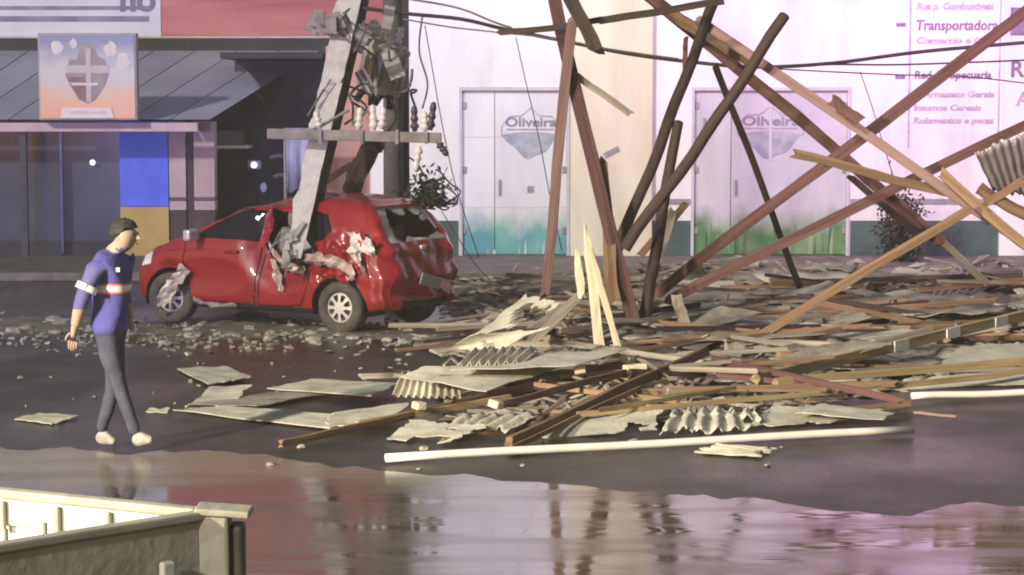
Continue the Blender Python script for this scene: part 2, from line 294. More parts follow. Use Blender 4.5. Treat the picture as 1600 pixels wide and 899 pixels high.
def gate(a, b_, split, emb, teal):
    fr = MB(); t = .045
    fr.box((a + t / 2, WY + .02, GH / 2 + .05), (t, .08, GH - .1)); fr.box((b_ - t / 2, WY + .02, GH / 2 + .05), (t, .08, GH - .1)); fr.box(((a + b_) / 2, WY + .02, GH - .03), (b_ - a - 2 * t, .08, .06))
    fo = fr.build('gate', mat('gate_frame', (.42, .41, .46), (.52, .51, .56), .6, 5), bld, bevel=.006)
    fo['label'] = 'left sheet metal gate with emblem and teal sprayed foot' if teal else 'wide sheet metal gate with emblem and painted green grass'
    for x0, x1 in ((a + t, split - .006), (split + .006, b_ - t)):
        bx('gate_leaf', x0, x1, WY + .03, WY + .07, .13, GH - .065, gate_teal if teal else gate_green, fo, bevel=.004)
    for hx in (a + .05, b_ - .11):
        for hz_ in (.45, 1.4, 2.4): bx('hinge', hx, hx + .06, WY + .012, WY + .029, hz_, hz_ + .10, line_paint, fo, bevel=.004)
    bx('pull_handle', split + .06, split + .085, WY - .015, WY + .029, 1.05, 1.30, line_paint, fo, bevel=.005)
    for hz_ in (.85, 1.95): bx('seam_rail', a + .05, b_ - .05, WY + .0285, WY + .0295, hz_, hz_ + .012, MATS['gate_frame'], fo)
    # painted foot: soft brush strokes of teal or grass blades in flat paint
    bl = MB(); y = WY + .027; r = random.Random(3 if teal else 4)
    for i in range(8 if teal else 34):
        x = r.uniform(a + .06, b_ - .06); hgt = (r.uniform(.08, .25) if teal else r.uniform(.2, .62)); wd = r.uniform(.01, .028); ln = r.uniform(-.05, .05)
        yy = y - r.uniform(0, .002)
        bl.add([(x - wd, yy, .13), (x + wd, yy, .13), (x + wd * .7 + ln * .4, yy, .13 + hgt * .6), (x + ln, yy, .13 + hgt), (x - wd * .7 + ln * .4, yy, .13 + hgt * .6)], [(0, 1, 2, 3, 4)], r.choice((0, 0, 1, 2)))
    if teal: cs = [mat('teal_a', (.16, .38, .36), (.30, .50, .48), .7, 3), mat('teal_b', (.10, .28, .30), (.22, .42, .42), .7, 3), mat('teal_c', (.36, .50, .50), (.5, .58, .58), .7, 3)]
    else: cs = [mat('grass_paint_a', (.06, .16, .05), (.12, .26, .09), .7, 3), mat('grass_paint_b', (.03, .09, .04), (.07, .16, .07), .7, 3), mat('grass_paint_c', (.16, .30, .13), (.26, .38, .22), .7, 3)]
    tag(bl.build('painted_grass', cs, fo), kind='stuff')
    # emblem: a shield with the name across
    cx, top, bot, hw = emb
    zt, zb = wz(top), wz(bot); H = zt - zb
    def outline(k, x):  # upper curve
        return 0
    y = WY + .024
    n = 24; up = []; lo = []
    for i in range(n + 1):
        u = -1 + 2 * i / n; x = cx + u * hw
        up.append((x, zt - H * (.16 - .16 * max(0, 1 - abs(u) * 3.2) + .22 * max(0, abs(u) - .72) / .28)))
        lo.append((x, zb + H * (.5 * abs(u) ** 1.6 + .03 * math.sin(u * 9))))
    mid = zb + H * .46
    b1 = MB(); b1.add([(x, y, mid + H * .06 * (1 - (2 * i / n - 1) ** 2)) for i, (x, z) in enumerate(up)] + [(x, y, min(z, mid - .01)) for x, z in reversed(lo)], [tuple(range(2 * n + 2))]); b1.build('emblem', grey_paint, fo)
    b2 = MB()
    for i in range(n):
        (xa, za), (xb, zb_) = up[i], up[i + 1]; b2.add([(xa, y, za), (xb, y, zb_), (xb, y, zb_ - .02), (xa, y, za - .02)], [(0, 1, 2, 3)])
    for s in (0, n):
        x, z = up[s]; e = .018 if s == 0 else -.018; b2.add([(x, y, mid), (x + e, y, mid), (x + e, y, z), (x, y, z)], [(0, 1, 2, 3)])
    b2.build('emblem_outline', ink_light, fo)
    text('Oliveira', .20, (cx, y, mid + H * .17), mat('emblem_letter', (.16, .16, .22), (.26, .26, .32), .7, 10), fo, 'lettering', align='CENTER', bold=.004, width=hw * 1.72)
    bx('emblem_line', cx - hw * .8, cx + hw * .8, y - .002, y, mid + H * .10, mid + H * .125, ink_light, fo)
    return fo
g1 = gate(G1a, G1b, wx(773), (wx(829), 168, 248, .46), True)
g2 = gate(G2a, G2b, wx(1142), (wx(1203), 165, 248, .52), False)
bx('lock_plate', wx(824), wx(834), WY + .018, WY + .029, wz(301), wz(291), line_paint, g1)
bx('scratch', wx(1201), wx(1205), WY + .0205, WY + .0225, wz(252), wz(150), mat('scratch', (.5, .49, .48), None, .7), g2)
for lx, lz in ((-.3, 6.3), (2.4, 6.3), (6.6, 6.0)):  # unseen fixtures added to carry the wall-brightening floods
    fy = 29.6 if lx < 5 else 29.2
    b_ = MB(); b_.tube([(lx, WY, lz + .5), (lx, fy + .6, lz + .62), (lx, fy + .15, lz + .3)], .035, 8); b_.build('added_lamp_arm', M['steel'], bld)
    b_ = MB(); b_.lathe([(0, .30), (.10, .28), (.30, .14), (.34, .10), (.33, .09), (.09, .24), (0, .25)], (lx, fy, lz), n=20, caps=False); b_.build('added_lamp_shade', M['steel'], bld, smooth=True)
# painted list of services
for px in (1418, 1558): bx('panel_line', wx(px - 1.5), wx(px + 1.5), WY - .003, WY, wz(232), wz(-60), ink_light, bld)
rows = [(15, 'Rua p. Combustiveis', 1427, 1546, .15, ink_light), (47, 'Transportadora', 1426, 1553, .22, ink), (68, 'Comercio e Cia', 1427, 1540, .13, ink_light),
        (123, 'Red Agropecuaria', 1425, 1545, .17, ink), (152, 'Armazens Gerais', 1440, 1552, .13, ink_light), (173, 'Insumos Cereais', 1425, 1530, .13, ink_light), (193, 'Rolamentos e pecas', 1425, 1550, .13, ink_light)]
for py, s, a, b_, size, m in rows: text(s, size, (wx(a), WY - .003, wz(py)), m, bld, 'lettering', shear=.12, width=wx(b_) - wx(a), bold=.006)
for py in (39, 121): bx('list_dash', wx(1396), wx(1411), WY - .003, WY, wz(py + 3), wz(py - 3), ink, bld)
bx('painted_mark', wx(1572), wx(1600), WY - .054, WY - .05, wz(56), wz(12), ink, bld)
text('R', .35, (wx(1573), WY - .053, wz(120)), ink, bld, bold=.01); text('A', .3, (wx(1584), WY - .053, wz(165)), ink_light, bld, bold=.01)
mk = MB(); mk.box((wx(955), WY - .093, wz(238)), (.26, .006, .09), Matrix.Rotation(R(-28), 3, 'Y')); mk.build('wall_patch', line_paint, bld)
bx('vent_slot', wx(1098), wx(1101), WY - .01, WY, wz(210), wz(184), line_paint, bld)

# ------------------------------------------------------------------ shop on the left: veranda in front, sign wall set back
shop = thing('corner_shop', 'dark fronted shop with sloping veranda roof and red and white sign band', 'building')
SY = 38.0
def sx(px, Y=SY): return (px - 800) / FPX * Y
def sz(py, Y=SY): return at(800, py, Y).z
pinkwall = mat('wall_paint_pink', (.36, .27, .30), (.46, .36, .39), .8, 1.2, .2, 14)
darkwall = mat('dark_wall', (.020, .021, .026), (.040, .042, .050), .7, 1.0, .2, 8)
salmon = mat('salmon_wall', (.42, .22, .18), (.52, .31, .26), .8, 1.0, .2, 10)
tin = mat('veranda_tin', (.21, .225, .31), (.28, .295, .38), .6, .6, .08, 5)
bx('upper_wall', sx(-300), X0 - .1, SY, SY + .3, 2.2, 7.0, mat('upper_wall_paint', (.40, .40, .44), (.52, .52, .56), .8, 1, .2), shop)
bx('sign_band', sx(-300), sx(256), SY - .06, SY, sz(66), 6.2, mat('band_white', (.55, .57, .68), (.66, .68, .78), .7, .7), shop)
for py, t in ((13, .035), (30, .05), (-30, .04)): bx('band_line', sx(-300), sx(238), SY - .065, SY - .06, sz(py) - t, sz(py) + t, mat('band_line', (.16, .17, .27), (.26, .27, .38), .7, 3), shop)
text('no', .62, (sx(192), SY - .066, sz(17)), mat('band_letter', (.14, .15, .26), (.22, .23, .34), .7, 3), shop, bold=.02)
bx('sign_band', sx(257), sx(604), SY - .06, SY, sz(56), 6.2, mat('band_red', (.36, .10, .13), (.50, .20, .22), .7, .9, stretch=(.35, 1, 2.2)), shop)
bx('band_cornice', sx(-300), sx(604), SY - .20, SY - .06, sz(70), sz(57), mat('cornice', (.42, .42, .44), (.55, .55, .56), .7, 2), shop)
# veranda roof: corrugated sheets side by side, falling to the front
VF = 32.9; zf, zr = sz(187, VF), sz(76, SY - .25)
n = 12; xl, xr_f, xr_b = -12.2, sx(332, VF), sx(512, SY)
for i in range(n):
    a, b_ = i / n, (i + 1) / n - .003
    r_ = MB(); k = 12; vs = []
    for j in range(k + 1):
        u = a + (b_ - a) * j / k; zz = .0015 * math.sin(j / k * 6 * math.pi)
        vs += [(xl + (xr_f - xl) * u, VF, zf + zz), (xl + (xr_b - xl) * u, SY - .25, zr + zz)]
    r_.add(vs, [(2 * j, 2 * j + 2, 2 * j + 3, 2 * j + 1) for j in range(k)]); ro = r_.build('roof_sheet', tin, shop)
    sm = ro.modifiers.new('solid', 'SOLIDIFY'); sm.thickness = .006; sm.offset = -1
bx('fascia', xl, sx(312, VF), VF - .12, VF - .02, sz(206, VF), sz(192, VF), mat('fascia_paint', (.42, .33, .38), (.52, .43, .47), .6, 3), shop, bevel=.008)
VW = 33.6   # plane of the shop front, under the roof
def vx(px): return (px - 800) / FPX * VW
def vz(py): return at(800, py, VW).z
vtop = sz(190, VW)
gl = mat('shop_glass', (.040, .052, .085), (.065, .08, .12), .12, .8, spec=.6)
bx('shop_window', vx(-120), vx(96), VW, VW + .05, .3, vtop, gl, shop); bx('shop_window', vx(98), vx(189), VW, VW + .05, .3, vtop, gl, shop)
bx('window_mullion', vx(95), vx(99), VW - .04, VW + .02, .1, vtop, mat('mullion', (.10, .12, .16), (.14, .16, .2), .4, 5, metal=.4), shop)
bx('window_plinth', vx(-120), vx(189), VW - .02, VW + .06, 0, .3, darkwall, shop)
lampm = bpy.data.materials.new('lamp_glow'); lampm.use_nodes = True; lampm.node_tree.nodes['Principled BSDF'].inputs['Emission Color'].default_value = (.85, .9, 1, 1); lampm.node_tree.nodes['Principled BSDF'].inputs['Emission Strength'].default_value = 1.2
lb = MB(); lb.lathe([(.0, 0), (.035, .005), (.045, .03), (.03, .06), (0, .065)], (vx(147), VW - .05, vz(254)), Matrix.Rotation(R(90), 3, 'X'), 14, caps=False); lb.build('lamp_glint', lampm, shop, smooth=True)  # glowing dot standing in for a lamp's reflection in the glass
bx('painted_pillar', vx(190), vx(265), VW - .12, VW + .1, vz(322), vtop, mat('pillar_blue', (.06, .11, .70), (.09, .15, .82), .5, 2), shop)
bx('painted_pillar', vx(190), vx(265), VW - .125, VW + .1, 0, vz(323), mat('pillar_yellow', (.36, .25, .07), (.46, .34, .12), .6, 2), shop)
for a, b_ in ((266, 292), (305, 337)):
    bx('wall_pier', vx(a), vx(b_), VW - .1, VW + .2, vz(308), vtop, pinkwall, shop); bx('pier_band', vx(a), vx(b_), VW - .1, VW + .2, vz(328), vz(314), pinkwall, shop)
    bx('pier_dado', vx(a), vx(b_), VW - .097, VW + .2, 0, vz(329), mat('dado_brown', (.035, .025, .028), (.06, .042, .045), .6, 2), shop); bx('pier_line', vx(a), vx(b_), VW - .097, VW + .2, vz(313.5), vz(308.5), mat('dado_line', (.10, .07, .09), None, .6), shop)
bx('wall_strip', vx(292.3), vx(304.7), VW - .06, VW + .2, 0, vtop, MATS['dado_brown'], shop)
bx('veranda_post', sx(33, VF), sx(43, VF), VF - .04, VF + .06, 0, sz(206, VF), mat('post_paint', (.03, .03, .035), (.05, .05, .055), .5, 5), shop)
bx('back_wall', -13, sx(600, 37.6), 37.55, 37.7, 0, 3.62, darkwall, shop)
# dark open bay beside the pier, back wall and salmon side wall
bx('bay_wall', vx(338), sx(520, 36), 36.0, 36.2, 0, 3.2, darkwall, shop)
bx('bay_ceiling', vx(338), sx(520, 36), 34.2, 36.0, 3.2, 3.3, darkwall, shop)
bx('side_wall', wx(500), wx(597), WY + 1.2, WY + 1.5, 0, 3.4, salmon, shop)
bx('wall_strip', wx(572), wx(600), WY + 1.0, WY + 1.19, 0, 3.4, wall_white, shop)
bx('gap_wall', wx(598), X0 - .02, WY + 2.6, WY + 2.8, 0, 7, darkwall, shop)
cab = thing('wall_cabinet', 'grey cabinet with a white shelf in the dark bay', 'cabinet', at(362, 232, 35.7))
b_ = MB(); b_.box((0, 0, .18), (.42, .5, .22)); b_.build('box', mat('cabinet_grey', (.11, .11, .12), (.16, .16, .17), .5, 4), cab, bevel=.01)
b_ = MB(); b_.box((.05, -.05, .03), (.55, .6, .05)); b_.build('shelf', M['white'], cab); 
mo = thing('lit_wall_lamp', 'small lit white lamp in the dark bay beside the cabinet', 'lamp', at(397, 258, 35.6))
b_ = MB(); b_.box((0, .1, 0), (.24, .14, .16)); b_.build('lamp_body', M['steel'], mo, bevel=.02)
b_ = MB(); b_.lathe([(0, 0), (.045, .01), (.055, .04), (.03, .07)], (0, .03, 0), Matrix.Rotation(R(90), 3, 'X'), 16); b_.build('lamp_lens', lampm, mo, smooth=True)
for dx, dz, nm in ((.42, .10, 'upper'), (.48, -.22, 'lower')):
    s_ = MB(); s_.tube([at(397, 258, 35.6) + Vector((dx + .16 * math.cos(a), .05 * math.sin(a), dz + .05 * math.sin(a))) for a in [math.pi * i / 8 - .3 for i in range(9)]], .035, 8)
    tag(s_.build('rolled_canvas', mat('canvas_grey', (.22, .22, .23), (.32, .32, .33), .7, 6), smooth=True, local=True), 'pale rolled canvas hung in the dark bay, %s of two' % nm, 'canvas', 'rolled canvas in the bay')
pl = MB(); pl.lathe([(0, 0), (.05, .004), (.055, .02), (0, .024)], at(412, 293, 35.7), Matrix.Rotation(R(90), 3, 'X') @ Matrix.Diagonal((1, 1.5, 1)), 16, caps=False)
tag(pl.build('wall_plaque', M['white'], local=True), 'small oval white plaque low in the dark bay', 'plaque')
bn = MB(); k = 14
bn.add([at(447 + (503 - 447) * i / k, 203 if j == 0 else 298 + 4 * math.sin(i), 33.4 + .05 * math.sin(i * 1.3)) for i in range(k + 1) for j in (0, 1)], [(2 * i, 2 * i + 2, 2 * i + 3, 2 * i + 1) for i in range(k)])
bo = bn.build('hanging_tarpaulin', mat('tarp_blue', (.20, .21, .36), (.34, .35, .52), .6, 3, stretch=(4, 1, .6)), smooth=True); tag(bo, 'pale blue tarpaulin hanging beside the broken pole', 'tarpaulin'); bo.modifiers.new('s', 'SOLIDIFY').thickness = .004
rail = MB(); rail.tube([at(443, 202, 33.4), at(507, 202, 33.4)], .02); rail.tube([at(445, 202, 33.4), Vector((at(445, 202, 33.4).x, 33.4, 0))], .025); rail.tube([at(505, 202, 33.4), Vector((at(505, 202, 33.4).x, 33.4, 0))], .025); tag(rail.build('tarpaulin_frame', M['steel'], local=True), 'thin steel frame carrying the blue tarpaulin', 'frame')

# the square sign standing on the veranda edge
SGY = 32.55
sign = thing('square_sign', 'square illuminated shop sign with a brown shield on the veranda edge', 'sign', at(138, 188, SGY))
sw, sh = (215 - 62) / ppm(SGY), (188 - 53) / ppm(SGY)
def sign_face():
    m = bpy.data.materials.new('sign_print'); m.use_nodes = True; nt = m.node_tree; b = nt.nodes['Principled BSDF']; b.inputs['Roughness'].default_value = .35
    tc = nt.nodes.new('ShaderNodeTexCoord'); sp = nt.nodes.new('ShaderNodeSeparateXYZ'); nt.links.new(tc.outputs['Object'], sp.inputs[0])
    nz = nt.nodes.new('ShaderNodeTexNoise'); nz.inputs['Scale'].default_value = 3.2; nt.links.new(tc.outputs['Object'], nz.inputs[0])
    ma = nt.nodes.new('ShaderNodeMath'); ma.operation = 'MULTIPLY_ADD'; ma.inputs[1].default_value = .5; nt.links.new(nz.outputs[0], ma.inputs[0]); nt.links.new(sp.outputs[2], ma.inputs[2])
    mr = nt.nodes.new('ShaderNodeMapRange'); mr.inputs[1].default_value = .2; mr.inputs[2].default_value = sh + .25; nt.links.new(ma.outputs[0], mr.inputs[0])
    rp = nt.nodes.new('ShaderNodeValToRGB'); nt.links.new(mr.outputs[0], rp.inputs[0]); e = rp.color_ramp.elements
    e[0].color = (.72, .34, .15, 1); e[1].color = (.22, .24, .34, 1); e[1].position = .9
    for p, c in ((.28, (.70, .42, .22)), (.42, (.54, .50, .42)), (.62, (.52, .53, .49)), (.78, (.36, .37, .40))):
        q = e.new(p); q.color = (*c, 1)
    nt.links.new(rp.outputs[0], b.inputs['Base Color']); return m
b_ = MB(); b_.box((0, .1, sh / 2), (sw, .2, sh)); b_.build('cabinet', mat('sign_edge', (.32, .30, .34), (.4, .38, .42), .5, 5), sign, bevel=.012)
b_ = MB(); b_.box((0, -.006, sh / 2), (sw - .06, .012, sh - .06)); b_.build('face', sign_face(), sign)
shp = [(-.27, .80), (-.16, .80), (-.10, 1.02), (.10, 1.02), (.17, .84), (.28, .80), (.33, .56), (.27, .40), (.12, .18), (0, .12), (-.14, .18), (-.28, .42), (-.34, .56)]
def flat(name, pts_, y, m): q = MB(); q.add([(x, y, z) for x, z in pts_], [tuple(range(len(pts_)))]); return q.build(name, m, sign)
flat('shield', [(x, z * 1.0 + .13) for x, z in shp], -.015, mat('shield_grey', (.26, .23, .24), (.36, .33, .34), .5, 4))
flat('shield_quarter', [(-.29, .53), (-.02, .53), (-.02, .28), (-.12, .33), (-.25, .52)], -.019, mat('shield_brown', (.20, .11, .12), (.28, .17, .18), .5, 6))
flat('shield_quarter', [(-.31, .66), (-.02, .66), (-.02, .585), (-.29, .585)], -.019, MATS['shield_brown'])
flat('shield_band', [(-.32, .84), (.32, .84), (.34, .72), (-.34, .72)], -.019, mat('shield_pale', (.46, .43, .44), (.54, .51, .52), .5, 4))
flat('shield_cross', [(-.02, 1.10), (.06, 1.10), (.06, .28), (-.02, .28)], -.022, MATS['shield_pale'])
flat('shield_band', [(-.24, .57), (.16, .57), (.16, .53), (-.24, .53)], -.025, mat('shield_white', (.62, .58, .58), (.7, .66, .66), .5, 4))
for i, (x, z, w_, h_) in enumerate(((-.46, 1.12, .2, .22), (.36, 1.08, .22, .26), (.55, .90, .22, .30), (-.2, 1.17, .12, .16))):
    r = random.Random(i); flat('printed_patch', [(x + w_ / 2 * math.cos(a) * r.uniform(.7, 1.1), z + h_ / 2 * math.sin(a) * r.uniform(.7, 1.1)) for a in [2 * math.pi * k / 12 for k in range(12)]], -.0135, MATS['shield_white'])
flat('name_strip', [(-.40, .19), (.36, .19), (.40, .03), (-.42, .03)], -.027, mat('strip_white', (.66, .60, .62), (.74, .68, .70), .4, 4))
flat('strip_print', [(-.28, .145), (.28, .145), (.28, .09), (-.28, .09)], -.029, mat('strip_print', (.50, .40, .43), (.72, .66, .68), .5, 28))

# ------------------------------------------------------------------ crushed red hatchback
paint = mat('car_paint_red', (.20, .014, .017), (.28, .012, .017), .42, 2.2, .12, 9, coat=.45, rvar=.12, contrast=(.3, .55))
glass = mat('car_glass', (.006, .006, .008), (.012, .012, .014), .05, 2, spec=.7)
trim = mat('car_trim', (.014, .014, .015), (.025, .024, .025), .55, 6)
lens_red = mat('lens_red', (.35, .02, .02), (.45, .03, .03), .15, 5, coat=.5)
lens_clear = mat('lens_clear', (.70, .66, .65), (.84, .81, .80), .15, 9)
bare = mat('torn_metal', (.40, .27, .24), (.60, .50, .45), .45, 6, .2, 14, metal=.15)
bare_grey = mat('bent_panel', (.24, .21, .19), (.36, .32, .29), .45, 6, .3, 16, metal=.3)
rubber = mat('tyre_rubber', (.055, .048, .042), (.11, .098, .085), .85, 8, .3, 40)
hub_m = mat('hubcap', (.68, .66, .63), (.80, .78, .75), .35, 6, metal=.3)
inter = mat('car_interior', (.03, .027, .026), (.07, .062, .058), .8, 5)
seatm = mat('seat_fabric', (.16, .145, .13), (.28, .26, .235), .9, 5)

WB = 2.36; RW = .292
def lerp(tab, x):
    if x <= tab[0][0]: return tab[0][1]
    for (a, va), (b, vb) in zip(tab, tab[1:]):
        if x <= b:
            t = (x - a) / (b - a); t2 = t * t * (3 - 2 * t) * .5 + t * .5; return va + (vb - va) * t2
    return tab[-1][1]
ZT = [(-.63, .62), (-.60, .80), (-.57, .93), (-.52, 1.02), (-.43, 1.17), (-.33, 1.31), (-.25, 1.395), (-.1, 1.45), (.3, 1.495), (.7, 1.505), (1.05, 1.475), (1.4, 1.375), (1.75, 1.21), (2.1, 1.05), (2.3, .98), (2.6, .885), (2.82, .78), (2.95, .67), (3.03, .58), (3.07, .50)]
WL = [(-.63, .56), (-.60, .66), (-.52, .745), (-.40, .79), (-.1, .815), (.5, .825), (1.5, .825), (2.2, .81), (2.6, .775), (2.85, .69), (2.98, .58), (3.05, .47), (3.07, .42)]
ZB = [(-.63, .36), (-.58, .28), (-.3, .24), (.3, .20), (2.0, .20), (2.7, .22), (3.0, .28), (3.07, .32)]
NS = 88
def section(x):
    zt, wl, zb = lerp(ZT, x), lerp(WL, x), lerp(ZB, x)
    belt = min(.95, zt - .10 * min(1, (zt - zb) / .5)); gh = max(0, zt - belt - .1) / .45      # greenhouse share 0..1
    gh = min(1, gh); wr = wl * (.86 - .20 * gh)
    k = [(0, zb), (wl * .55, zb), (wl * .9, zb + .01), (wl * .975, zb + .09), (wl * .995, zb + .2 * min(1, (zt - zb) / .6)), (wl, (zb + belt) * .53), (wl * .985, zb + (belt - zb) * .82), (wl * .955, belt),
         (wl * .955 + (wr - wl * .955) * .55, belt + (zt - belt) * .52), (wr, belt + (zt - belt) * .86), (wr * .82, zt - (zt - belt) * .035), (wr * .45, zt - .004), (0, zt)]
    # chord resample of a Catmull-Rom through the keys
    out = []; 
    for i in range(len(k) - 1):
        p0, p1, p2, p3 = k[max(i - 1, 0)], k[i], k[i + 1], k[min(i + 2, len(k) - 1)]
        for j in range(8):
            t = j / 8
            out.append(tuple(.5 * (2 * p1[c] + (p2[c] - p0[c]) * t + (2 * p0[c] - 5 * p1[c] + 4 * p2[c] - p3[c]) * t * t + (3 * p1[c] - p0[c] - 3 * p2[c] + p3[c]) * t ** 3) for c in (0, 1)))
    out.append(k[-1])
    L = [0]
    for a, b in zip(out, out[1:]): L.append(L[-1] + math.hypot(b[0] - a[0], b[1] - a[1]))
    res = []; j = 0
    for i in range(NS * 2 + 1):
        s_ = L[-1] * i / (NS * 2)
        while j < len(L) - 2 and L[j + 1] < s_: j += 1
        t = (s_ - L[j]) / max(1e-9, L[j + 1] - L[j]); res.append((max(0, out[j][0] + (out[j + 1][0] - out[j][0]) * t), out[j][1] + (out[j + 1][1] - out[j][1]) * t))
    return res
xs = []; x = -.63
while x < 3.07: xs.append(x); x += .0055 if x < -.2 else (.009 if x > 2.8 else .016)
xs.append(3.07)
def inpoly(p, poly):
    c = False; n = len(poly)
    for i in range(n):
        a, b = poly[i], poly[(i + 1) % n]
        if (a[1] > p[1]) != (b[1] > p[1]) and p[0] < (b[0] - a[0]) * (p[1] - a[1]) / (b[1] - a[1]) + a[0]: c = not c
    return c
def dseg(p, a, b):
    ax, az = b[0] - a[0], b[1] - a[1]; t = max(0, min(1, ((p[0] - a[0]) * ax + (p[1] - a[1]) * az) / (ax * ax + az * az))); return math.hypot(p[0] - a[0] - ax * t, p[1] - a[1] - az * t)
WIN_F = [(2.04, 1.00), (1.16, .985), (1.12, 1.385), (1.30, 1.345), (1.62, 1.225)]
WIN_R = [(1.06, .985), (.26, 1.02), (.14, 1.12), (.24, 1.29), (.45, 1.37), (1.03, 1.39)]
HOLE = [(1.09, .97), (1.08, 1.43), (.62, 1.39), (.50, 1.18), (.42, .98), (.36, .80), (.44, .70), (.58, .74), (.72, .66), (.90, .76), (1.0, .84)]
DOOR_F = [(2.06, .30), (1.12, .27), (1.10, .97), (2.10, .985), (2.14, .70)]
DOOR_R = [(1.07, .27), (.50, .29), (.40, .50), (.36, .97), (1.05, .97)]
SEAMS = [DOOR_F, DOOR_R]
def dent(v):
    """the pole came down on the left rear door and roof edge"""
    x, y, z = v
    if y > 0:
        d = math.hypot((x - .78) / .62, (z - 1.0) / .62)
        if d < 1:
            k = (1 - d * d) ** 2; y -= .24 * k * min(1, y / .5) + .05 * k * noise.noise((x * 9, z * 9, 1)); z -= .05 * k
        d = math.hypot((x - .02) / .45, (z - .80) / .36)          # rear quarter crumple
        if d < 1: k = (1 - d * d); y += .085 * k * noise.noise((x * 9, z * 10, 4)) - .05 * k; x += .05 * k * noise.noise((x * 8, z * 8, 9))
        d = math.hypot((x - 1.75) / .55, (z - .56) / .22)         # hollow in the front door
        if d < 1: y -= .035 * (1 - d * d)
        d = math.hypot((x - 2.3) / .3, (z - .55) / .2)
        if d < 1: y -= .05 * (1 - d * d) * (1 + noise.noise((x * 10, z * 10, 2)))
    d = math.hypot((x - .85) / .7, (y - .45) / .55)
    if z > 1.3 and d < 1: z -= .10 * (1 - d * d) ** 2 + .02 * (1 - d) * noise.noise((x * 7, y * 7, 0))
    if x < -.25:
        y += .02 * noise.noise((y * 5, z * 5, 12)); x += .075 * noise.noise((y * 4.5, z * 5.5, 7)) * min(1, (-.25 - x) / .2)
    return (x, y, z)
CARV = []; secs = [section(x) for x in xs]; NP = NS * 2 + 1
grid = [[(xs[i], secs[i][j][0], secs[i][j][1]) for j in range(NP)] for i in range(len(xs))]
def nearest(p, poly):
    best = None
    for i in range(len(poly)):
        a, b = poly[i], poly[(i + 1) % len(poly)]; ax, az = b[0] - a[0], b[1] - a[1]; t = max(0, min(1, ((p[0] - a[0]) * ax + (p[1] - a[1]) * az) / (ax * ax + az * az)))
        q = (a[0] + ax * t, a[1] + az * t); d = math.hypot(p[0] - q[0], p[1] - q[1])
        if best is None or d < best[0]: best = (d, q)
    return best
for i in range(len(xs)):
    for j in range(NP):
        x, y, z = grid[i][j]
        if y > .38 and .9 < z < 1.46 and 0 < x < 2.15:
            for w_ in (WIN_F, WIN_R):
                d, q = nearest((x, z), w_)
                if d < .0085: grid[i][j] = (q[0], y, q[1])
        for wx_ in (0, WB):
            d = math.hypot(x - wx_, z - RW)
            if y > .46 and abs(d - .345) < .009 and d > .1: grid[i][j] = (wx_ + (x - wx_) / d * .345, y, RW + (z - RW) / d * .345)
parts = {}
def cls(x, y, z, j, left):
    p = (x, z); side = abs(y) > .38
    for wx_, lim in ((0, .345), (WB, .345)):
        if math.hypot(x - wx_, z - RW) < lim and abs(y) > .46: return None
    if left and y > .3 and inpoly(p, HOLE): return None
    if side and z > .97 and 0 < x < 2.1:
        if inpoly(p, WIN_F): return 'side_window'
        if inpoly(p, WIN_R): return 'quarter_window'
    zt = lerp(ZT, x)
    if 1.30 < x < 2.16 and z > zt - .13 and abs(y) < .60 - .03 * (2.16 - x) and not inpoly(p, WIN_F): return 'windscreen'
    if x < -.22 and 1.0 < z < 1.36 and abs(y) < .57 - (z - 1.0) * .22: return 'rear_window'
    if x < -.37 and .86 < z < 1.13 and abs(y) > .55: return 'tail_light'
    if x > 2.66 and .62 < z < .80 and abs(y) > .40 and z > .62 + (2.95 - x) * .18: return 'headlight'
    if x > 2.97 and .34 < z < .52 and abs(y) < .42: return 'grille'
    if x < -.56 and z < .52 and abs(y) < .5: return 'bumper_insert'
    if side and .25 < z < .975:
        for pl_ in SEAMS:
            for i in range(len(pl_)):
                if min(pl_[i][1], pl_[(i + 1) % len(pl_)][1]) < .9 and dseg(p, pl_[i], pl_[(i + 1) % len(pl_)]) < .0075: return 'panel_gap'
        if inpoly(p, DOOR_F): return 'front_door'
        if inpoly(p, DOOR_R): return 'rear_door'
    if z < .27 and side: return 'sill'
    return 'body'
LBL = dict(rear_door='crushed rear door torn open by the fallen pole', tail_light='smashed tail light')
for sgn in (1, -1):
    for i in range(len(xs) - 1):
        for j in range(NP - 1):
            q = (grid[i][j], grid[i + 1][j], grid[i + 1][j + 1], grid[i][j + 1])
            c = [sum(v[k] for v in q) / 4 for k in range(3)]
            k = cls(c[0], c[1] , c[2], j, sgn == 1)
            if k is None: continue
            if k == 'panel_gap': k = 'panel_gap#%d%d' % (sgn > 0, c[0] < 1.085)
            nm = k + ('L' if sgn == 1 else 'R') if k in ('side_window', 'quarter_window', 'front_door', 'rear_door', 'tail_light', 'headlight') else k
            parts.setdefault(nm, []).append((sgn, i, j))
rear = gr(537, 522); front = gr(272, 508)
hd = math.atan2(front.y - rear.y + .25, front.x - rear.x)
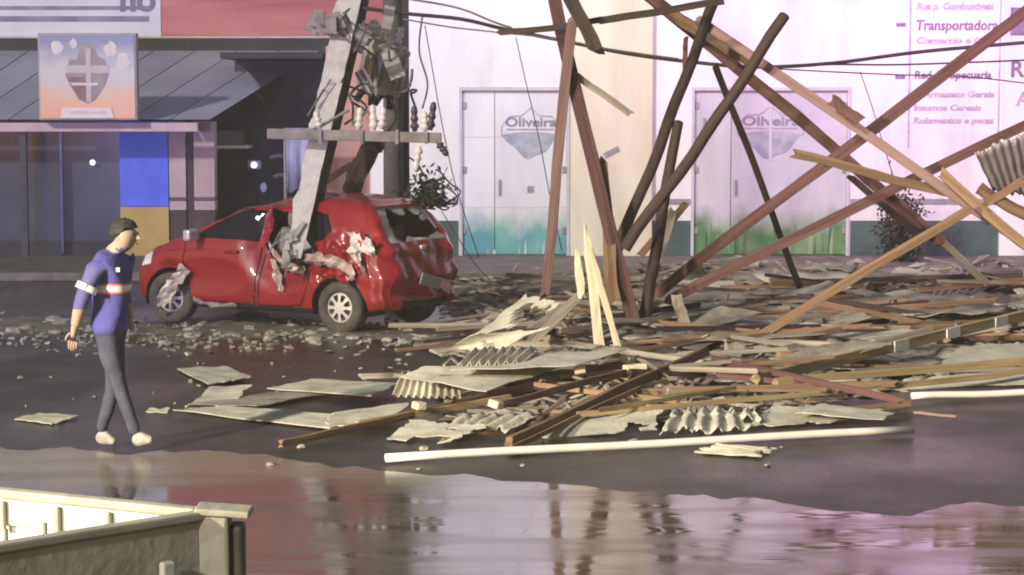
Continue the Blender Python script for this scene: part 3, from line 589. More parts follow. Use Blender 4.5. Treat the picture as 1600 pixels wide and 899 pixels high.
# the rear contact patch found above is the near (left) wheel; the origin is the middle of the rear axle
cdir = Vector((math.cos(hd), math.sin(hd), 0)); cleft = Vector((-cdir.y, cdir.x, 0))
car = thing('red_hatchback', 'red hatchback crushed under the fallen concrete pole, rear door torn open', 'car', rear - cleft * .70, hd)
cm = dict(side_window=glass, quarter_window=glass, windscreen=glass, rear_window=glass, tail_light=lens_red, headlight=lens_clear, grille=trim, bumper_insert=trim, panel_gap=trim, sill=trim)
for nm, cells in parts.items():
    base = nm.rstrip('LR') if nm[-1] in 'LR' and nm[:-1] in ('side_window', 'quarter_window', 'front_door', 'rear_door', 'tail_light', 'headlight') else nm
    base = base.split('#')[0]; idx = {}; vs = []; fs = []
    def vid(sg, i, j):
        key = (sg if 0 < grid[i][j][1] else 0, i, j)
        if key not in idx:
            x, y, z = grid[i][j]
            if base in ('side_window', 'quarter_window', 'panel_gap'): y = max(0, y - .012)
            if base in ('rear_window',): x += .012
            vs.append(dent((x, y * sg, z))); idx[key] = len(vs) - 1
        return idx[key]
    for sg, i, j in cells:
        f = [vid(sg, i, j), vid(sg, i + 1, j), vid(sg, i + 1, j + 1), vid(sg, i, j + 1)]
        f = list(dict.fromkeys(f))
        if len(f) > 2: fs.append(f if sg == -1 else f[::-1])
    if base == 'rear_window':        # the glass is broken: jagged hole, shards left at the rim
        keep = []
        for f in fs:
            c = [sum(vs[q][k] for q in f) / len(f) for k in range(3)]
            e = max(abs(c[1]) / .56, abs(c[2] - 1.18) / .18) + .5 * noise.noise((c[1] * 6, c[2] * 6, 5))
            if e > .75: keep.append(f)
        fs = keep
    b_ = MB(); b_.add(vs, fs); o = b_.build(base, mat('broken_glass', (.30, .30, .29), (.55, .55, .53), .25, 6) if base == 'rear_window' else cm.get(base, paint), car, smooth=True)
    if base == 'rear_door' and nm[-1] == 'L': o['label'] = LBL['rear_door']
# end caps
for x, i in ((-.63, 0), (3.07, len(xs) - 1)):
    b_ = MB(); ring = [dent((v[0], v[1], v[2])) for v in grid[i]] + [dent((v[0], -v[1], v[2])) for v in reversed(grid[i][1:-1])]; b_.add(ring, [tuple(range(len(ring)))]); b_.build('bumper_panel', paint, car)
# arch liners, interior shell
for x in (0, WB):
    for s_ in (1, -1):
        b_ = MB(); n = 18; vs = []
        for i in range(n + 1):
            a = math.pi * (i / n * 1.16 - .08)
            for y in (.40, .80 if s_ > 0 else .805): vs.append((x + .352 * math.cos(a), s_ * min(y, .775), RW + .352 * math.sin(a)))
        b_.add(vs, [(2 * i, 2 * i + 1, 2 * i + 3, 2 * i + 2) for i in range(n)]); c = len(b_.v)
        b_.add([(x + .352 * math.cos(math.pi * i / n), s_ * .40, RW + .352 * math.sin(math.pi * i / n)) for i in range(n + 1)], [tuple(range(n + 1))])
        b_.build('wheel_arch', M['black'], car)
b_ = MB(); b_.box((1.1, 0, .26), (2.6, 1.3, .06)); b_.box((1.98, 0, .80), (.3, 1.35, .26)); b_.box((-.25, 0, .62), (.28, 1.3, .5)); b_.build('cabin_floor', inter, car)
for y in (.34, -.34):
    st = MB(); st.box((1.2, y, .52), (.5, .48, .2)); st.box((.95, y, .86), (.14, .46, .56), Matrix.Rotation(R(-14), 3, 'Y')); st.box((.88, y, 1.22), (.09, .26, .18)); st.build('front_seat', seatm, car, bevel=.05)
st = MB(); st.box((.42, 0, .52), (.46, 1.2, .2)); st.box((.16, 0, .84), (.14, 1.2, .56), Matrix.Rotation(R(-16), 3, 'Y')); st.build('rear_seat', seatm, car, bevel=.05)
# torn metal round the hole, crumpled quarter and lamp shards
def crumple(name, pts_, m, seed, n=7, amp=.03, sub=5, label=None):
    """sheet metal strip along a path, folded and twisted"""
    r = random.Random(seed); b = MB(); vs = []; L = len(pts_)
    for i in range((L - 1) * sub + 1):
        s_ = i / sub; a = min(int(s_), L - 2); t = s_ - a
        p = Vector(pts_[a][0]).lerp(Vector(pts_[a + 1][0]), t); wd = pts_[a][1] + (pts_[a + 1][1] - pts_[a][1]) * t; an = pts_[a][2] + (pts_[a + 1][2] - pts_[a][2]) * t
        side = Vector((math.cos(R(an)), 0, math.sin(R(an))))
        for k in range(4):
            u = k / 3 - .5; vs.append(p + side * (u * wd * (1 + .5 * noise.noise((seed, i * .9, 0)))) + Vector((.5 * noise.noise(p * 9 + Vector((seed, u, 0))), 1.7 * noise.noise(p * 11 + Vector((0, seed, u * 2))) + .5 * (k % 2), noise.noise(p * 10 + Vector((u, 0, seed))))) * amp)
    N = (L - 1) * sub + 1
    b.add(vs, [(4 * i + k, 4 * i + k + 1, 4 * i + 4 + k + 1, 4 * i + 4 + k) for i in range(N - 1) for k in range(3)])
    o = b.build(name, m, car, smooth=False); sm = o.modifiers.new('s', 'SOLIDIFY'); sm.thickness = .004
    if label: o['label'] = label
    return o
crumple('torn_panel', [((1.02, .70, .98), .10, 80), ((.86, .72, .80), .13, 70), ((.66, .80, .72), .11, 90), ((.42, .84, .68), .09, 95)], bare, 1, amp=.035, label='twisted pale metal of the torn door frame')
crumple('torn_panel', [((.92, .74, .78), .10, 0), ((.80, .80, .62), .12, 10), ((.74, .83, .45), .07, 10)], bare, 2, amp=.03)
crumple('torn_panel', [((1.00, .66, 1.36), .06, 10), ((.98, .70, 1.15), .07, 0), ((1.02, .76, .96), .08, 0)], paint, 3, amp=.03)
crumple('torn_panel', [((.62, .62, 1.36), .09, 20), ((.54, .68, 1.20), .11, 30), ((.50, .74, 1.02), .06, 20)], paint, 4, amp=.03)
crumple('crumpled_quarter', [((.40, .83, .80), .10, 90), ((.16, .86, .82), .14, 85), ((-.08, .85, .76), .16, 95), ((-.26, .83, .66), .12, 100)], bare, 5, amp=.05, label='scuffed pale crumple along the rear quarter')
crumple('crumpled_quarter', [((.30, .84, .70), .10, 90), ((.05, .87, .68), .12, 85), ((-.2, .85, .62), .10, 95)], paint, 6, amp=.05)
crumple('fender_strip', [((2.06, .84, .66), .16, 30), ((2.18, .90, .50), .15, 35), ((2.32, .95, .30), .11, 40), ((2.40, .97, .16), .03, 40)], bare_grey, 7, amp=.02, label='grey torn fender strip hanging over the front wheel')
crumple('sill_strip', [((2.0, .80, .30), .06, 90), ((1.7, .85, .24), .05, 90), ((1.35, .84, .26), .05, 90)], bare_grey, 8, amp=.02)
crumple('seat_belt', [((.56, .5, 1.18), .06, 60), ((.66, .56, 1.05), .08, 50), ((.74, .6, .98), .05, 50)], bare, 9, amp=.04)
crumple('lamp_housing', [((-.20, .86, 1.06), .16, 80), ((-.36, .84, 1.00), .20, 95), ((-.48, .78, .93), .14, 100)], lens_clear, 15, amp=.05, label='smashed white tail lamp housing')
crumple('crumpled_quarter', [((-.22, .87, .88), .08, 90), ((-.34, .85, .80), .09, 80), ((-.40, .83, .66), .07, 70)], bare, 16, amp=.04)
r = random.Random(5)
for i in range(9):
    c = Vector((-.36 + r.uniform(-.13, .16), .79 + r.uniform(-.06, .06), .97 + r.uniform(-.14, .16)))
    b_ = MB(); b_.box(c, (r.uniform(.06, .17), r.uniform(.012, .03), r.uniform(.04, .12)), Matrix.Rotation(r.uniform(-.9, .9), 3, 'Y') @ Matrix.Rotation(r.uniform(-.7, .7), 3, 'Z'), taper=r.uniform(.3, 1)); b_.build('lamp_shard', lens_clear if i % 5 else lens_red, car)
for p, q in (((1.36, .835, .86), (1.50, .84, .87)),):
    b_ = MB(); b_.box(((p[0] + q[0]) / 2, p[1], p[2]), (.19, .04, .035)); b_.build('door_handle', paint, car, bevel=.012)
b_ = MB(); b_.box((1.92, .92, 1.03), (.10, .20, .13)); b_.build('door_mirror', mat('mirror_silver', (.5, .46, .45), (.62, .58, .57), .25, 6, metal=.3), car, bevel=.03)
b_ = MB(); b_.box((1.95, .80, .865), (.9, .008, .02), Matrix.Rotation(R(1.5), 3, 'Y')); b_.build('side_strip', paint, car, bevel=.003)
b_ = MB(); b_.box((-.70, .03, .56), (.015, .40, .13), Matrix.Rotation(R(12), 3, 'X') @ Matrix.Rotation(R(-10), 3, 'Y')); b_.build('licence_plate', mat('plate_grey', (.30, .30, .31), (.40, .40, .41), .4, 14), car, bevel=.004)
text_b = MB(); text_b.box((-.585, .0, .93), (.03, .10, .05)); text_b.build('hatch_emblem', lens_clear, car, bevel=.01)
b_ = MB(); b_.tube([(-.60, .42, .72), (-.66, .12, .62), (-.78, -.3, .54), (-1.1, -.8, .36)], .008); b_.build('bent_trim_strip', bare_grey, car)
# wheels
def hubcap():
    b = MB(); nA, rs = 80, [.0, .035, .045, .065, .085, .105, .125, .145, .155, .172, .178]
    def prof(r_): return .055 - .018 * (r_ / .178) ** 2 if r_ < .172 else .018
    vs = []; 
    for a in range(nA):
        for r_ in rs[1:]: vs.append((r_ * math.cos(2 * math.pi * a / nA), prof(r_), r_ * math.sin(2 * math.pi * a / nA)))
    k = len(rs) - 1; fs = []
    for a in range(nA):
        ph = (a % 10) / 10
        for j in range(k - 1):
            hw = {2: .20, 3: .30, 4: .35, 5: .30}.get(j, -1) 
            if abs(ph + .05 - .5) < hw: continue
            fs.append((a * k + j, ((a + 1) % nA) * k + j, ((a + 1) % nA) * k + j + 1, a * k + j + 1))
    fs.append(tuple(a * k for a in range(nA)))
    b.add(vs, fs); return b
def wheel(x, s_, steer):
    rot = Matrix.Rotation(R(90) * (1 if s_ > 0 else -1), 3, 'X')
    b = MB(); pr = [(.17, -.09), (.20, -.10), (.26, -.095), (.285, -.075), (.292, -.05), (.292, .05), (.285, .075), (.26, .095), (.20, .10), (.175, .085), (.17, .05), (.0, .03)]
    b.lathe([(r_, z) for r_, z in pr], (0, 0, 0), Matrix.Rotation(R(-90), 3, 'X') , 40, caps=False)
    o = b.build('wheel', rubber, car, smooth=True); o.location = (x, s_ * .70, RW); o.rotation_euler = (0, 0, steer + (0 if s_ > 0 else math.pi))
    h = hubcap().build('hubcap', hub_m, o); h.modifiers.new('s', 'SOLIDIFY').thickness = .006; h.location = (0, .03, 0)
    d = MB(); d.lathe([(.172, .0), (.0, .001)], (0, .04, 0), Matrix.Rotation(R(-90), 3, 'X'), 30, caps=False); d.build('brake_disc', M['black'], o)
wheel(0, 1, 0); wheel(WB, 1, R(9)); wheel(0, -1, 0); wheel(WB, -1, R(9))

# ------------------------------------------------------------------ walking person
def person(base):
    root = thing('person', 'person walking in blue work shirt with reflective bands, dark trousers, pale shoes', 'person', base)
    # local frame: walks towards +x, seen from -y
    V = {}
    def skin(nodes, edges, name, m, parent, sub=2, rootn=None):
        me = bpy.data.meshes.new(name); keys = list(nodes)
        me.from_pydata([nodes[k][0] for k in keys], [(keys.index(a), keys.index(b)) for a, b in edges], [])
        o = bpy.data.objects.new(name, me); col.objects.link(o)
        o.modifiers.new('skin', 'SKIN'); 
        sv = me.skin_vertices[0].data if me.skin_vertices else None
        if sv is None:
            bmm = bmesh.new(); bmm.from_mesh(me); bmm.verts.layers.skin.verify(); bmm.to_mesh(me); bmm.free(); sv = me.skin_vertices[0].data
        for i, k in enumerate(keys):
            sv[i].radius = nodes[k][1]; sv[i].use_root = (k == (rootn or keys[0]))
        s_ = o.modifiers.new('sub', 'SUBSURF'); s_.levels = sub; s_.render_levels = sub
        bpy.context.view_layer.update()
        nm = bpy.data.meshes.new_from_object(o.evaluated_get(bpy.context.evaluated_depsgraph_get()))
        bpy.data.objects.remove(o, do_unlink=True)
        nm.polygons.foreach_set('use_smooth', [True] * len(nm.polygons))
        return nm
    N = dict(
        pelvis=((0, 0, .90), (.145, .112)), waist=((.00, 0, 1.05), (.135, .112)), chest=((.015, 0, 1.24), (.155, .13)), upper=((.02, 0, 1.37), (.15, .11)), neck0=((.035, 0, 1.45), (.075, .075)), neck=((.075, 0, 1.485), (.058, .058)),
        head0=((.125, 0, 1.515), (.080, .076)), head=((.145, 0, 1.572), (.114, .092)), crown=((.145, 0, 1.632), (.098, .082)),
        shN=((.0, -.17, 1.385), (.075, .07)), elN=((-.10, -.25, 1.13), (.058, .055)), wrN=((-.17, -.23, .905), (.036, .034)),
        shF=((.03, .17, 1.385), (.075, .07)), elF=((.00, .25, 1.13), (.055, .055)), wrF=((.06, .23, .91), (.036, .034)),
        hipN=((.0, -.085, .85), (.095, .095)), knN=((.10, -.08, .49), (.064, .062)), anN=((.225, -.06, .115), (.042, .042)),
        hipF=((-.005, .085, .85), (.095, .095)), knF=((-.005, .075, .49), (.064, .062)), anF=((-.115, .07, .10), (.042, .042)))
    E = [('pelvis', 'waist'), ('waist', 'chest'), ('chest', 'upper'), ('upper', 'neck0'), ('neck0', 'neck'), ('neck', 'head0'), ('head0', 'head'), ('head', 'crown'), ('upper', 'shN'), ('shN', 'elN'), ('elN', 'wrN'), ('upper', 'shF'), ('shF', 'elF'), ('elF', 'wrF'),
         ('pelvis', 'hipN'), ('hipN', 'knN'), ('knN', 'anN'), ('pelvis', 'hipF'), ('hipF', 'knF'), ('knF', 'anF')]
    me = skin(N, E, 'body', None, root)
    shirt = mat('shirt_blue', (.075, .070, .28), (.115, .11, .37), .85, 5, .9, 7); trou = mat('trousers_navy', (.05, .054, .085), (.085, .09, .13), .85, 5, .9, 8); skinm = mat('skin', (.42, .29, .22), (.50, .36, .28), .6, 8); sleeve = mat('sleeve_grey', (.10, .097, .26), (.15, .145, .33), .85, 6, .3, 18)
    for m in (shirt, trou, skinm, sleeve): me.materials.append(m)
    bmm = bmesh.new(); bmm.from_mesh(me)
    for z_ in (.868, 1.055, 1.156, 1.171, 1.214, 1.229, 1.452):
        bmesh.ops.bisect_plane(bmm, geom=bmm.verts[:] + bmm.edges[:] + bmm.faces[:], plane_co=(0, 0, z_), plane_no=(0, 0, 1), dist=.0005)
    bmm.to_mesh(me); bmm.free(); me.polygons.foreach_set('use_smooth', [True] * len(me.polygons))
    # loosen the clothes and set the hem, cuffs and neckline
    for v in me.vertices:
        c = v.co
        if c.z < .86 and c.z > .1:
            s_ = -1 if c.y < 0 else 1; c.y += .012 * noise.noise((c.x * 9, c.y * 9, c.z * 7)); c.x += .014 * noise.noise((c.x * 8, c.z * 8, 4))
        elif .88 < c.z < 1.42 and abs(c.y) < .2:
            k = 1.05 + .10 * max(0, 1.05 - c.z) / .2; c.x *= k; c.y *= k; c.x += .012 * noise.noise((c.y * 7, c.z * 9, 2))
    for p in me.polygons:
        c = p.center; arm = any((c - (Vector(N[a][0]).lerp(Vector(N[b][0]), max(0, min(1, (c - Vector(N[a][0])).dot(Vector(N[b][0]) - Vector(N[a][0])) / (Vector(N[b][0]) - Vector(N[a][0])).length_squared))))).length < .085 for a, b in (('shN', 'elN'), ('elN', 'wrN'), ('shF', 'elF'), ('elF', 'wrF'))) and abs(c.y) > .15
        if c.z > 1.452 and (c.z > 1.485 or math.hypot(c.x - .05, c.y) < .068): p.material_index = 2
        elif arm and c.z < 1.055: p.material_index = 2
        elif arm: p.material_index = 3 if c.z < 1.36 and c.y < 0 else 0
        elif c.z > .868: p.material_index = 0
        else: p.material_index = 1
    body = link(bpy.data.objects.new('body', me), root)
    def belt(name, z0, z1, m, off):
        bmm = bmesh.new(); bmm.from_mesh(me); bmm.normal_update()
        kill = [f for f in bmm.faces if not (z0 < f.calc_center_median().z < z1) or f.material_index != 0]
        nr = {v.index: v.normal.copy() for v in bmm.verts}
        for v in bmm.verts: v.co += Vector((v.normal.x, v.normal.y, 0)) * off
        bmesh.ops.delete(bmm, geom=kill, context='FACES')
        left = set(bmm.faces); isl = []
        while left:
            st_ = [left.pop()]; cur = []
            while st_:
                f = st_.pop(); cur.append(f)
                for e in f.edges:
                    for f2 in e.link_faces:
                        if f2 in left: left.discard(f2); st_.append(f2)
            isl.append(cur)
        isl.sort(key=len); bmesh.ops.delete(bmm, geom=[f for c in isl if len(c) < .4 * len(isl[-1]) for f in c], context='FACES'); nm_ = bpy.data.meshes.new(name); bmm.to_mesh(nm_); bmm.free(); nm_.materials.clear(); nm_.materials.append(m)
        for p in nm_.polygons: p.material_index = 0
        link(bpy.data.objects.new(name, nm_), root)
    # near arm hand and far arm hand: palm and five fingers
    for wr, sgn, dr in (('wrN', -1, Vector((-.16, 0, -.98))), ('wrF', 1, Vector((.2, 0, -.96)))):
        w0 = Vector(N[wr][0]); d = dr.normalized(); sd = d.cross(Vector((0, 1, 0))).normalized()
        pal = w0 + d * .07; nodes = dict(w=(w0 - d * .05, (.034, .032)), p=(pal, (.038, .022))); 
        mm = skin(nodes, [('w', 'p')], 'hand', None, root, 2)
        bmm = bmesh.new(); bmm.from_mesh(mm)
        for f in range(5):
            off = (f - 1.5) * .019
            if f < 4: a = pal + d * .015 + sd * off; L = (.072, .08, .076, .06)[f]; b1 = a + d * L * .55; c1 = b1 + d * L * .45 + Vector((0, .02 * -sgn, 0))
            else: a = w0 + d * .03 - sd * .03; b1 = a + d * .035 - sd * .025; c1 = b1 + d * .03 - sd * .004
            fm = skin(dict(a=(a, (.0095, .0095)), b=(b1, (.0085, .0085)), c=(c1, (.007, .007))), [('a', 'b'), ('b', 'c')], 'finger', None, root, 1); bmm.from_mesh(fm)
        bmm.to_mesh(mm); bmm.free(); mm.materials.clear(); mm.materials.append(skinm); mm.polygons.foreach_set('use_smooth', [True] * len(mm.polygons)); link(bpy.data.objects.new('hand', mm), root)
    # face features
    hc = Vector(N['head'][0]) + Vector((-.012, 0, .004))
    b = MB(); b.add([hc + Vector(p) for p in ((.092, -.012, .012), (.092, .012, .012), (.122, 0, -.022), (.094, .016, -.032), (.094, -.016, -.032))], [(0, 2, 1), (0, 4, 2), (1, 2, 3), (2, 4, 3), (0, 1, 3, 4)]); b.build('nose', skinm, root)
    for s_ in (-1, 1):
        b = MB(); b.lathe([(0, -.012), (.010, -.006), (.012, 0), (.010, .006), (0, .012)], hc + Vector((.079, s_ * .034, .012)), n=10, caps=False); b.build('eye', M['black'], root, smooth=True)
        b = MB(); b.lathe([(0, -.01), (.02, -.006), (.028, 0), (.02, .006), (0, .01)], hc + Vector((-.005, s_ * .083, -.005)), Matrix.Rotation(R(90), 3, 'X') @ Matrix.Diagonal((.75, 1.15, 1)), 12, caps=False); b.build('ear', skinm, root, smooth=True)
    b = MB(); b.box(hc + Vector((.086, 0, -.062)), (.014, .042, .010)); b.build('mouth', mat('lips', (.28, .13, .11), None, .6), root, bevel=.004)
    # hair cap
    b = MB(); n, k = 22, 9; vs = []
    for i in range(k):
        ph = i / (k - 1) * 1.75
        for a in range(n):
            an = 2 * math.pi * a / n; cut = 1.0 if math.cos(an) < .0 else 1.0 - .36 * min(1, math.cos(an) / .5)
            th = ph * cut; rr = .97 + .16 * noise.noise((math.cos(an) * 4, math.sin(an) * 4, ph * 5))
            vs.append(hc + Vector((-.010, 0, .012)) + Vector((.116 * math.sin(th) * math.cos(an) * rr, .102 * math.sin(th) * math.sin(an) * rr, .114 * math.cos(th) * rr)))
    b.add(vs, [(i * n + a, i * n + (a + 1) % n, (i + 1) * n + (a + 1) % n, (i + 1) * n + a) for i in range(k - 1) for a in range(n)]); ho = b.build('hair', mat('hair_dark', (.02, .017, .016), (.06, .052, .048), .7, 30, .5, 60), root, smooth=True); ho.modifiers.new('s', 'SOLIDIFY').thickness = .012
    # reflective bands: ellipse belts of the torso and the near sleeve
    def band(name, c, rx, ry, h, m, ax=Matrix.Identity(3), n=36, mi=None):
        b = MB(); vs = []
        for a in range(n):
            an = 2 * math.pi * a / n
            for z in (-h / 2, h / 2): vs.append(ax @ Vector((rx * math.cos(an), ry * math.sin(an), z)) + Vector(c))
        for a in range(n): b.add([vs[2 * a], vs[2 * ((a + 1) % n)], vs[2 * ((a + 1) % n) + 1], vs[2 * a + 1]], [(0, 1, 2, 3)], (a // 3) % 2 if mi else 0)
        o = b.build(name, m, root, smooth=True); o.modifiers.new('s', 'SOLIDIFY').thickness = .006
    refl = mat('reflective_silver', (.80, .78, .78), (.88, .86, .86), .35, 9); orange = mat('reflective_orange', (.75, .20, .12), (.82, .30, .20), .45, 9)
    belt('chest_band', 1.171, 1.214, refl, .007); belt('band_edge', 1.156, 1.171, orange, .007); belt('band_edge', 1.214, 1.229, orange, .007)
    d = (Vector(N['shN'][0]) - Vector(N['elN'][0])).normalized(); band('sleeve_band', Vector(N['shN'][0]).lerp(Vector(N['elN'][0]), .70), .078, .074, .05, refl, d.to_track_quat('Z', 'Y').to_matrix())
    b = MB(); b.box((.13, -.135, 1.335), (.035, .012, .03)); b.build('chest_badge', refl, root)
    # shoes
    sh_m = mat('shoe_pale', (.30, .28, .25), (.46, .43, .39), .7, 14, .4, 30)
    for an, rot in (('anN', R(-14)), ('anF', R(3))):
        a = Vector(N[an][0]); mm = skin(dict(h=(Vector((-.05, 0, -.05)), (.044, .045)), m=(Vector((.04, 0, -.045)), (.045, .048)), t=(Vector((.14, 0, -.062)), (.044, .034)), a=(Vector((-.015, 0, .03)), (.048, .048))), [('h', 'm'), ('m', 't'), ('m', 'a')], 'shoe', None, root, 2, 'm')
        for v in mm.vertices: v.co.z = max(v.co.z, -.092)
        mm.materials.append(sh_m); o = link(bpy.data.objects.new('shoe', mm), root); o.location = a; o.rotation_euler = (0, rot, 0); o.scale = (.88, .85, .85)
    return root
pb_ = person(gr(175, 702)); pb_.rotation_euler = (0, 0, R(-14))

# ------------------------------------------------------------------ utility poles and their gear
sp_ = MB(); bp_ = gr(614, 476); Yp = 26.2; xp = at(614, 150, Yp).x
sp_.lathe([(.125, 0), (.12, 3.2), (.105, 7.6)], (xp, Yp, 0), n=16)
tag(sp_.build('utility_pole', M['concrete_shaded'], smooth=True, local=True), 'dark round concrete utility pole still standing behind the red car', 'pole')
pole = thing('broken_pole', 'pale broken concrete pole leaning down onto the red car', 'pole', at(458, 405, 22.95))
pa, pb2 = at(459, 402, 22.95), at(553, -30, 24.6)
pd_ = (pb2 - pa); pl_ = pd_.length; pd_.normalize(); psd = pd_.cross(Vector((0, 1, 0))).normalized(); psd = -psd if psd.x < 0 else psd; pbk = pd_.cross(psd); pbk = -pbk if pbk.y < 0 else pbk
prm = Matrix((psd, pbk, pd_)).transposed()
def pole_part(name, w0, w1, y0, y1, z0, z1, off, m, rag=0.0, seed=1):
    b = MB(); n = 26; r = random.Random(seed); vs = []
    for i in range(n + 1):
        t = i / n; z = z0 + (z1 - z0) * t; w_ = w0 + (w1 - w0) * t
        l = -w_ / 2 - (rag * 1.6 * r.random() if 0 < i < n and r.random() < .3 else 0); rr = w_ / 2 + rag * .2 * r.uniform(-1, 1)
        if i in (0, n): z += r.uniform(-.05, .05)
        for x, y in ((l, y0), (rr, y0), (rr, y1), (l, y1)): vs.append(prm @ Vector((x + off, y, z + (.06 * r.uniform(-1, 1) if i in (0, n) else 0))))
    fs = [(4 * i + k, 4 * i + (k + 1) % 4, 4 * i + 4 + (k + 1) % 4, 4 * i + 4 + k) for i in range(n) for k in range(4)] + [(0, 1, 2, 3), (4 * n, 4 * n + 1, 4 * n + 2, 4 * n + 3)]
    b.add(vs, fs); return b.build(name, m, pole)
pole_part('flange', .17, .27, -.03, .03, 0, pl_, 0, mat('pole_concrete', (.52, .50, .50), (.68, .66, .65), .85, 7, .5, 40), .03)
pole_part('web', .06, .07, .032, .20, .05, pl_ - .03, .02, M['concrete_shaded'], .0, 2)
pole_part('flange', .15, .22, .202, .26, .1, pl_ - .02, .09, M['concrete_shaded'], .02, 3)
r = random.Random(11)
for i in range(9):
    z = r.choice((r.uniform(0, .5), r.uniform(1.6, 2.6))); a = prm @ Vector((r.uniform(-.15, .1), -.05, z)); b_ = MB()
    b_.tube([a, a + prm @ Vector((r.uniform(-.12, .06), r.uniform(-.08, .02), r.uniform(-.25, .1))), a + prm @ Vector((r.uniform(-.22, .06), r.uniform(-.12, .02), r.uniform(-.4, .0)))], .008, 5); b_.build('rebar', M['steel'], pole)
for i in range(6):
    a = prm @ Vector((r.uniform(-.12, .14), -.06, r.uniform(-.1, .35))); b_ = MB(); b_.box(a, (r.uniform(.05, .12), .05, r.uniform(.1, .28)), prm @ Matrix.Rotation(r.uniform(-.6, .6), 3, 'Y'), taper=.4); b_.build('concrete_shard', M['concrete'], pole)
hd_ = MB(); top = at(505, 35, 24.2) - pole.location
for i in range(5): hd_.box(top + Vector((i * .07 - .12, r.uniform(-.05, .05), r.uniform(-.06, .06))), (.16, .14, .2), Matrix.Rotation(r.uniform(-.8, .8), 3, 'Y'), taper=.7)
for i in range(5):
    pass
tag(hd_.build('pole_head', mat('concrete_head', (.22, .20, .20), (.34, .32, .32), .85, 8, .5, 30), pole))

def obj_tube(name, pts_, r_, m, label, cat, group=None, n=7, r2=None, smooth=True):
    b = MB(); b.tube(pts_, r_, n, r2=r2); return tag(b.build(name, m, smooth=smooth, local=True), label, cat, group)
def smooth_path(pts_, k=6):
    out = []
    for i in range(len(pts_) - 1):
        p0, p1, p2, p3 = [Vector(pts_[max(0, min(len(pts_) - 1, i + q))]) for q in (-1, 0, 1, 2)]
        for j in range(k):
            t = j / k; out.append(.5 * (2 * p1 + (p2 - p0) * t + (2 * p0 - 5 * p1 + 4 * p2 - p3) * t * t + (3 * p1 - p0 - 3 * p2 + p3) * t ** 3))
    return out + [Vector(pts_[-1])]
arm = thing('pole_crossarm', 'grey crossarm with insulators hanging level behind the broken pole', 'crossarm', at(418, 215, 23.4))
def armp(px, py, dy=0): return at(px, py, 23.4 + dy) - arm.location
b_ = MB(); a0, a1 = armp(418, 209), armp(690, 216); d = (a1 - a0); L = d.length; ry = -math.atan2(d.z, d.x)
b_.box((a0 + a1) / 2, (L, .10, .115), Matrix.Rotation(ry, 3, 'Y')); b_.build('beam', mat('crossarm_wood', (.20, .18, .19), (.34, .31, .32), .75, 5, .4, 24), arm, bevel=.01)
def insulator(px, py, hgt, dark, tilt=0, rr=.06):
    hgt *= .8; b = MB(); z = 0; pr = [(0, 0), (.025, 0)]
    k = 3
    for i in range(k): z0 = .03 + hgt * i / k; pr += [(.03, z0), (rr * (1 - .12 * i), z0 + hgt * .08), (rr * (1 - .12 * i), z0 + hgt * .16), (.032, z0 + hgt * .26)]
    pr += [(.03, hgt + .03), (0, hgt + .05)]
    b.lathe(pr, armp(px, py, -.02), Matrix.Rotation(R(tilt), 3, 'Y'), 14, caps=False); b.build('insulator', M['porcelain_dark'] if dark else M['porcelain'], arm, smooth=True)
for q in ((560, 204, .26, 0), (584, 204, .30, 0), (596, 202, .24, 0, 12), (500, 202, .20, 0, -10), (648, 206, .30, 1, -6), (664, 206, .22, 0, 5), (672, 204, .34, 1, 10), (684, 222, .18, 1, 150), (655, 228, .30, 0, 182)): insulator(q[0], q[1], q[2], q[3], (q[4] if len(q) > 4 else 0) + 7 * math.sin(q[0]), .05)
for px in (500, 565, 620, 666):
    b_ = MB(); b_.box(armp(px, 214, -.06), (.035, .03, .16)); b_.build('bolt_strap', M['steel'], arm)
b_ = MB(); b_.tube([armp(445, 214, .02), armp(500, 198, .02), armp(545, 172, .1)], .02); b_.build('brace', M['steel'], arm)
# transformer hanging at a tilt
tr = thing('pole_transformer', 'dented grey transformer can hanging tilted between the poles', 'transformer', at(592, 148, 25.2))
tr.rotation_euler = (0, R(12), 0)
b_ = MB(); b_.lathe([(0, 0), (.22, 0), (.25, .03), (.25, .50), (.27, .52), (.27, .56), (.2, .62), (0, .64)], (0, 0, 0), n=24)
o = b_.build('tank', mat('transformer_grey', (.34, .33, .33), (.48, .47, .47), .5, 5, .2, 10), tr, smooth=True)
for v in o.data.vertices:
    if 0.02 < v.co.z < .6: k = 1 - .18 * max(0, noise.noise((v.co.x * 5, v.co.z * 5, 1)) + .2); v.co.x *= k; v.co.y *= k
for i in range(7):
    a = R(200 + i * 22); b_ = MB(); b_.box((.27 * math.cos(a), .27 * math.sin(a), .27), (.07, .012, .38), Matrix.Rotation(a, 3, 'Z')); b_.build('cooling_fin', MATS['transformer_grey'], tr)
for x, z0 in ((-.14, -.02), (.08, -.02)):
    b_ = MB(); b_.tube([(x - .1, -.14, z0 - .1), (x - .06, -.16, z0), (x, -.17, z0 + .05), (x + .07, -.16, z0), (x + .09, -.14, z0 - .12)], .045, 8); b_.build('bushing_hood', M['black'], tr, smooth=True)
for x in (-.1, .1):
    b_ = MB(); b_.lathe([(0, 0), (.03, 0), (.05, .04), (.03, .08), (.055, .12), (.03, .16), (.045, .2), (0, .22)], (x, -.05, .62), n=12, caps=False); b_.build('bushing', M['porcelain'], tr, smooth=True)
b_ = MB(); b_.box((.02, .2, .3), (.08, .25, .12)); b_.tube([(0, .25, .3), (.15, .6, .3), (.16, .95, .25)], .03); b_.build('hanger_bracket', M['steel'], tr)
